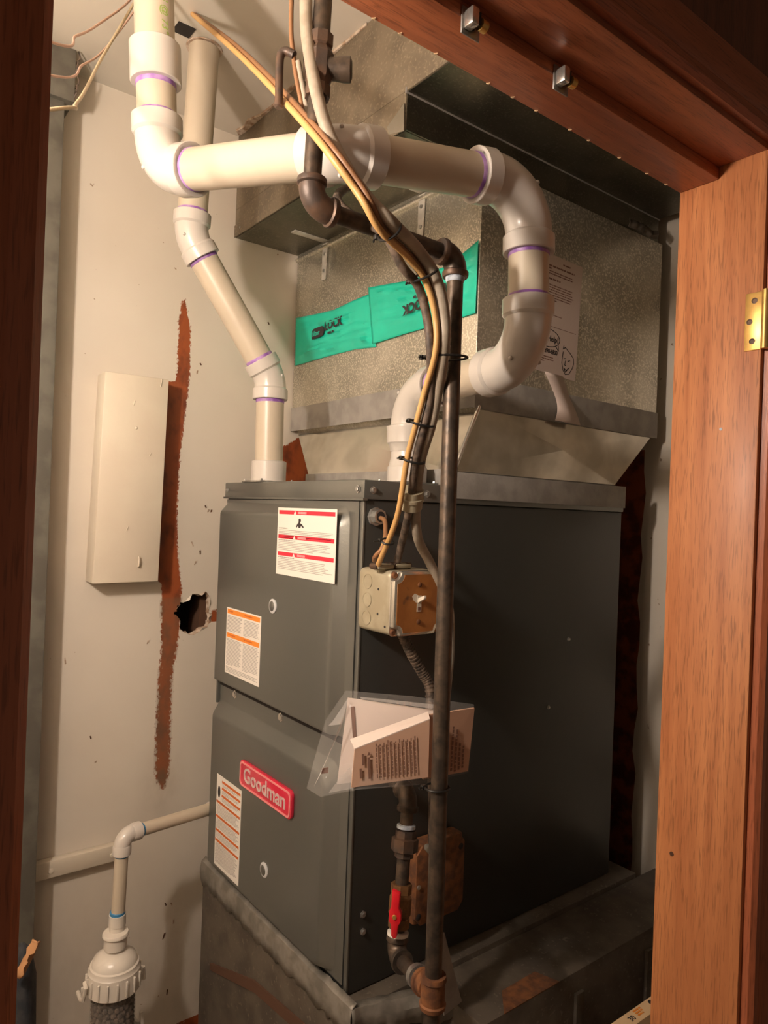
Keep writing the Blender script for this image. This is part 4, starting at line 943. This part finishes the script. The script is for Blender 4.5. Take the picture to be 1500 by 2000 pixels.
for a, b, mt in ((-1, -1, 'rust'), (1, -1, 'rust'), (1, 1, 'rust'), (-1, 1, 'rust')):
    s_ = mk('corner_screw', MB().lathe(FC[0]+V(a*(HW-.0065), 0, b*(HHh-.0065)), (0, -1, 0), [(0, .0052), (.004, .0052), (.0055, .0035)], 12), mt, cvr)
for b in (.030, -.030):
    mk('cover_screw', MB().lathe(FC[0]+V(0, -.0126, b), (0, -1, 0), [(0, .0042), (.001, .0042), (.002, .0028)], 12), 'rust', cvr)
mk('worn_patch', MB().fpoly(FC, [(-.015, .012), (-.010, .016), (-.002, .013), (-.001, .004), (-.006, .001), (-.012, .005)], .0126, .0129), 'ivory', cvr, smooth=False)
mk('switch_slot', MB().fbox(FC, -.0045, .0045, -.0135, .0125, .0126, .0134), 'ivory', cvr, smooth=False)
mk('slot_shadow', MB().fbox(FC, -.0028, .0028, -.0115, -.006, .0134, .0137), 'inkbrown', cvr, smooth=False)
tg = MB(); O_, u_, v_ = FC; n_ = u_.cross(v_)
tg.add([O_+u_*a+v_*b+n_*c for a, b, c in ((-.0035, .0005, .013), (.0035, .0005, .013), (.0035, .0085, .013), (-.0035, .0085, .013), (-.0028, .009, .028), (.0028, .009, .028), (.0028, .0145, .027), (-.0028, .0145, .027))],
       [(0,3,2,1),(4,5,6,7),(0,1,5,4),(1,2,6,5),(2,3,7,6),(3,0,4,7)])
mk('toggle', tg, 'ivory', cvr, bevel=.001)
for z in (.030, 0, -.030):
    mk('knockout', MB().lathe((BX0-.0002, -.030, 1.376+z), (-1, 0, 0), [(0, .0125), (.0009, .0122), (.0009, .0108), (.0002, .0104)], 24), 'boxm', sb)
for y, z in ((-.060, .020), (-.060, -.020), (-.080, -.038)):
    mk('pin_hole', MB().lathe((BX0-.0001, y, 1.376+z), (-1, 0, 0), [(0, .0022), (.0006, .0020)], 10), 'ink', sb)
for x, y in ((-.024+.014+.0, -.062), (.030, -.058)):
    k_ = mk('cable_connector', MB().box((x-.012, y-.010, BZ1-.001), (x+.012, y+.010, BZ1+.010)), 'boxm', sb, bevel=.003)
    for sx in (-1, 1):
        mk('clamp_screw', MB().lathe((x+sx*.0145, y-.008, BZ1+.006), (0, -1, 0), [(-.014, .0052), (.003, .0052), (.004, .004)], 12), 'ironfit', k_)
    mk('clamp_bar', MB().box((x-.016, y-.014, BZ1+.002), (x+.016, y-.009, BZ1+.009)), 'boxm', k_, bevel=.0015)

# rusty box low on the furnace side
rb = thing('junction_box', (.175, -.001, .80), 'rusty old junction box low on the furnace side behind the gas pipe', 'box')
mk('box_body', MB().box((.112, -.034, .795), (.228, -.0008, .935)), 'rust', rb, bevel=.006)
mk('cover', MB().fpoly((V(.170, -.034, .865), V(1, 0, 0), V(0, 0, 1)), [(-.058, -.055), (-.045, -.070), (.045, -.070), (.058, -.055), (.058, .055), (.045, .070), (-.045, .070), (-.058, .055)], 0, .004), 'rust', rb, bevel=.001)
for x, z in ((.218, .912), (.120, .812)):
    mk('screw_hole', MB().lathe((x, -.0382, z), (0, -1, 0), [(0, .006), (.0006, .005)], 12), 'ink', rb)
mk('knockout', MB().lathe((.118, -.034, .865), (0, -1, 0), [(0, .004), (.006, .004)], 10), 'zinc', rb)

# ------------------------------------------------------------------ manual in its clear bag
mn = thing('manual', (-.04, -.2, 1.13), 'folded printed manual in a clear plastic bag tied behind the gas pipe', 'manual')
pgs = [(-.102, -.112, 1.243), (.010, -.186, 1.226), (.013, -.188, 1.136), (-.122, -.121, 1.122)]
pk = mk('inner_pages', MB().slab(pgs, .004, V(.6, .79, 0)), 'page', mn, smooth=False)
cf = [(-.135, -.180, 1.192), (-.0385, -.2245, 1.230), (-.0365, -.2235, 1.148), (-.137, -.178, 1.139)]
pf = mk('folded_cover', MB().slab(cf, .006, V(.5, .86, 0)), 'pageback', mn, smooth=False)
mk('fold_edge', MB().slab([(-.1355, -.180, 1.1935), (-.0385, -.2245, 1.2315), (-.020, -.200, 1.233), (-.122, -.150, 1.196)], .0015, V(0, 0, -1)), 'page', mn, smooth=False)
pr = [(-.030, -.208, 1.231), (.056, -.219, 1.232), (.051, -.215, 1.137), (-.030, -.206, 1.138)]
pq = mk('cover_end', MB().slab(pr, .004, V(.1, .99, 0)), 'pageback', mn, smooth=False)
def fr3(o, a, b):
    o = Vector(o); u = (Vector(a)-o).normalized(); n = u.cross((Vector(b)-o)).normalized(); return (o, u, n.cross(u))
# print on the pages; frames face the room
Fk = fr3(pgs[3], pgs[2], pgs[0]); t_ = MB(); rn = random.Random(6)
t_.fbox(Fk, .028, .0335, .050, .108, .0022, .0026)
for u in (.088, .098, .108, .118): 
    for k_ in range(5): t_.fbox(Fk, u, u+.0025, .060+k_*.010, .060+k_*.010+rn.uniform(.004, .008), .0022, .0026)
mk('print', t_, 'inkbrown', pk, smooth=False)
mk('page_line', ring2(Fk, [(.086, .117), (.080, .108), (.078, .095), (.079, .070)], .0006, .0022, .0026), 'ink', pk, smooth=False)
Fk = fr3(cf[3], cf[2], cf[0]); t_ = MB()
for i in range(11):
    u = .036+i*.0056; v = .0095
    while v < .058: 
        w_ = rn.uniform(.002, .007); t_.fbox(Fk, u, u+.0016, v, v+w_, .0022, .0026); v += w_+.0012
for u, v0_, v1_ in ((.012, .012, .026), (.016, .030, .046), (.024, .010, .040)): t_.fbox(Fk, u, u+.003, v0_, v1_, .0022, .0026)
t_.fpoly(Fk, [(.0235, .043), (.0285, .043), (.026, .048)], .0022, .0026)
mk('print', t_, 'inkbrown', pf, smooth=False)
Fk = fr3(pr[3], pr[2], pr[0]); t_ = MB()
for u, v0_, v1_ in ((.046, .006, .070), (.053, .004, .062), (.060, .006, .046), (.067, .008, .040)):
    v = v0_
    while v < v1_: w_ = rn.uniform(.003, .007); t_.fbox(Fk, u, u+.003, v, v+w_, .0022, .0026); v += w_+.0014
mk('print', t_, 'inkbrown', pq, smooth=False)
# bag film: back and front skins around the papers, puffed at the open left end
outl = [(-.102, -.106, 1.253), (-.021, -.162, 1.247), (.060, -.214, 1.236), (.058, -.214, 1.184), (.055, -.212, 1.133), (-.045, -.214, 1.136), (-.131, -.184, 1.137), (-.153, -.126, 1.112), (-.163, -.104, 1.119), (-.144, -.092, 1.155), (-.127, -.092, 1.209), (-.112, -.098, 1.233)]
def film(sign, name):
    cen = sum((Vector(p) for p in outl), Vector())/len(outl); nn = V(-.58, -.81, 0)*sign; vs = []; fs = []; k = len(outl); rr = random.Random(3 if sign > 0 else 9)
    loops = 12
    for l in range(loops):
        t = l/loops
        for p in outl:
            q = Vector(p)*(1-t)+cen*t; h = (.030 if sign > 0 else .010)*math.sin(t*math.pi*.5)**.7
            vs.append(q+nn*(h+(rr.uniform(-.0035, .0035) if l else 0)))
    vs.append(cen+nn*.022)
    for l in range(loops-1):
        for i in range(k): fs.append((l*k+i, l*k+(i+1) % k, (l+1)*k+(i+1) % k, (l+1)*k+i))
    for i in range(k): fs.append(((loops-1)*k+i, (loops-1)*k+(i+1) % k, loops*k))
    return mk(name, MB().add(vs, fs), 'film', mn, ang=80)
film(1, 'bag_front'); film(-1, 'bag_back')
def fold(name, pts): mk(name, MB().slab(pts, .0004, V(-.58, -.81, 0)), 'filmfold', mn, smooth=False)
fold('bag_fold', [(-.105, -.118, 1.246), (-.124, -.108, 1.212), (-.131, -.106, 1.205), (-.113, -.115, 1.207)])
fold('bag_fold', [(-.113, -.126, 1.235), (-.118, -.122, 1.207), (-.158, -.116, 1.125), (-.150, -.119, 1.142)])
fold('bag_fold', [(-.136, -.150, 1.145), (-.146, -.136, 1.120), (-.120, -.158, 1.128), (-.128, -.160, 1.160)])
fold('bag_fold', [(-.090, -.124, 1.2465), (.004, -.190, 1.2375), (.0, -.186, 1.231), (-.086, -.126, 1.243)])
mk('bag_slot', MB().slab([(-.147, -.117, 1.149), (-.138, -.121, 1.150), (-.138, -.121, 1.142), (-.147, -.117, 1.141)], .0008, V(-.58, -.81, 0)), 'inkbrown', mn, smooth=False)

# ------------------------------------------------------------------ things on and by the back wall
bd_ = thing('wall_board', (-.18, YW, 1.34), 'cream painted upright board mounted on the back wall left of the red streak', 'board')
tl = [(-.2535, 1.807), (-.111, 1.809), (-.119, 1.3435), (-.2645, 1.3425)]
mk('board_face', MB().slab([(x, .632, z) for x, z in tl], YW-.632-.0005, (0, 1, 0)), 'board', bd_, bevel=.0025)
mk('bent_nail', MB().tube([(-.166, .6315, 1.378), (-.168, .625, 1.380), (-.1675, .6235, 1.392), (-.168, .6255, 1.402)], .0022, 8), 'board', bd_)
for x, z, l in ((-.130, 1.79, .018), (-.190, 1.74, .010), (-.15, 1.63, .006), (-.195, 1.46, .008)):
    mk('paint_ridge', MB().tube([(x, .6315, z), (x+.002, .6310, z+l)], .0012, 6), 'board', bd_)
mk('nail_bump', MB().sphere((-.182, .6322, 1.690), .0038, 10, 6, (1, .5, 1)), 'board', bd_)
ch = thing('steel_channel', (-.40, .62, 0), 'tall grey steel channel on the back wall behind the left door casing', 'channel')
mk('channel_web', MB().box((-.44, .612, 0), (-.36, YW-.0005, 2.38)), 'channel', ch, bevel=.003)
mk('top_collar', MB().box((-.45, .600, 2.345), (-.344, YW-.0005, ZC-.001)), 'channel', ch, bevel=.003)
for i in range(6):
    z = 2.445-.017*i; mk('frayed_strand', MB().tube(crom([(-.346, .61, z-.02), (-.337-.004*(i % 3), .602, z-.005), (-.342, .594, z+.004)], 4), .0018, 6), 'dcable', ch)
# dark cloth with a tan strip, low at the left
cl_ = thing('cloth_bundle', (-.47, .27, 0), 'dark cloth bundle with a tan strip on top in the lower left corner', 'cloth')
vs = []; fs = []; n_s = 16; prof = [(0, .060), (.15, .066), (.35, .060), (.52, .052), (.66, .044), (.74, .036), (.78, .022), (.795, .006)]
rr = random.Random(5)
for i, (z, r) in enumerate(prof):
    for j in range(n_s):
        a = 2*math.pi*j/n_s; q = r*(1+.10*math.sin(3*a+z*9)+rr.uniform(-.05, .05)); vs.append((-.452+q*math.cos(a)*.6+.03*(z-.4)*.3, .290+q*math.sin(a), z))
for i in range(len(prof)-1):
    for j in range(n_s): fs.append((i*n_s+j, i*n_s+(j+1) % n_s, (i+1)*n_s+(j+1) % n_s, (i+1)*n_s+j))
fs.append(tuple(range(n_s-1, -1, -1))); fs.append(tuple((len(prof)-1)*n_s+j for j in range(n_s)))
mk('cloth', MB().add(vs, fs), 'cloth', cl_, ang=70)
solid(mk('tan_strip', crumple(0, 1, 10, lambda t, a, b: [(-.468+.026*t+b*.3, .246, .775+.050*t+a*2), (-.462+.026*t+a*2, .240, .770+.052*t+b*.5), (-.456+.024*t, .246, .768+.048*t)]), 'leather', cl_), .003)
# spare air filter standing by the doorway
af = thing('air_filter', (.55, -.31, 0), 'buff cardboard edged air filter standing behind the right door jamb', 'filter')
mk('filter_frame', MB().box((.27, -.325, .0), (.80, -.300, .700)), 'card', af, bevel=.001)
mk('pleated_face', MB().box((.285, -.3265, .02), (.785, -.3245, .682)), 'pleat', af)
FA = (V(.335, -.322, .7002), V(1, 0, 0), V(0, 1, 0))
text(FA, .012, .004, .014, '30', 'ink', af, n=.0002, ext=.0001, bold=.0003)
q_ = MB(); textbars(q_, FA, .034, .056, .018, 3, .005, .003, random.Random(2), .0001, .0004); mk('print', q_, 'lorange', af, smooth=False)
mk('printed_mark', MB().fpoly(FA, [(.082+.006*math.cos(i*.6283), .012+.006*math.sin(i*.6283)) for i in range(10)], .0001, .0004), 'ink', af, smooth=False)

# ------------------------------------------------------------------ scuffs: lifted paint flakes on the back wall
rw = random.Random(31)
for i, (x, z) in enumerate(((-.012, 1.865), (-.022, 1.842), (.015, 1.515), (.02, 1.505), (.028, 1.505), (-.015, 1.42), (.004, 1.40), (-.01, 1.375), (.17, 2.0), (-.30, 1.16), (-.24, .985), (-.12, 1.19), (-.05, .55), (-.03, .50), (-.055, .47), (-.035, .545), (.05, .60), (.06, .565), (-.04, .33), (.19, 1.78))):
    l = rw.uniform(.006, .016); a = rw.uniform(-.5, .5)
    mk('paint_flake', MB().slab([(x, YW-.0004, z), (x+.003, YW-.0004, z+.001), (x+.002+a*l, YW-.0020, z+l), (x-.001+a*l*.8, YW-.0010, z+l*.9)], .0008, (0, 1, 0)), 'gypsum' if i % 2 else 'lath', wall_back, smooth=False)
for o in ALL:
    if '_w' in o.keys(): del o['_w']
if '_w' in wall_back.keys(): del wall_back['_w']
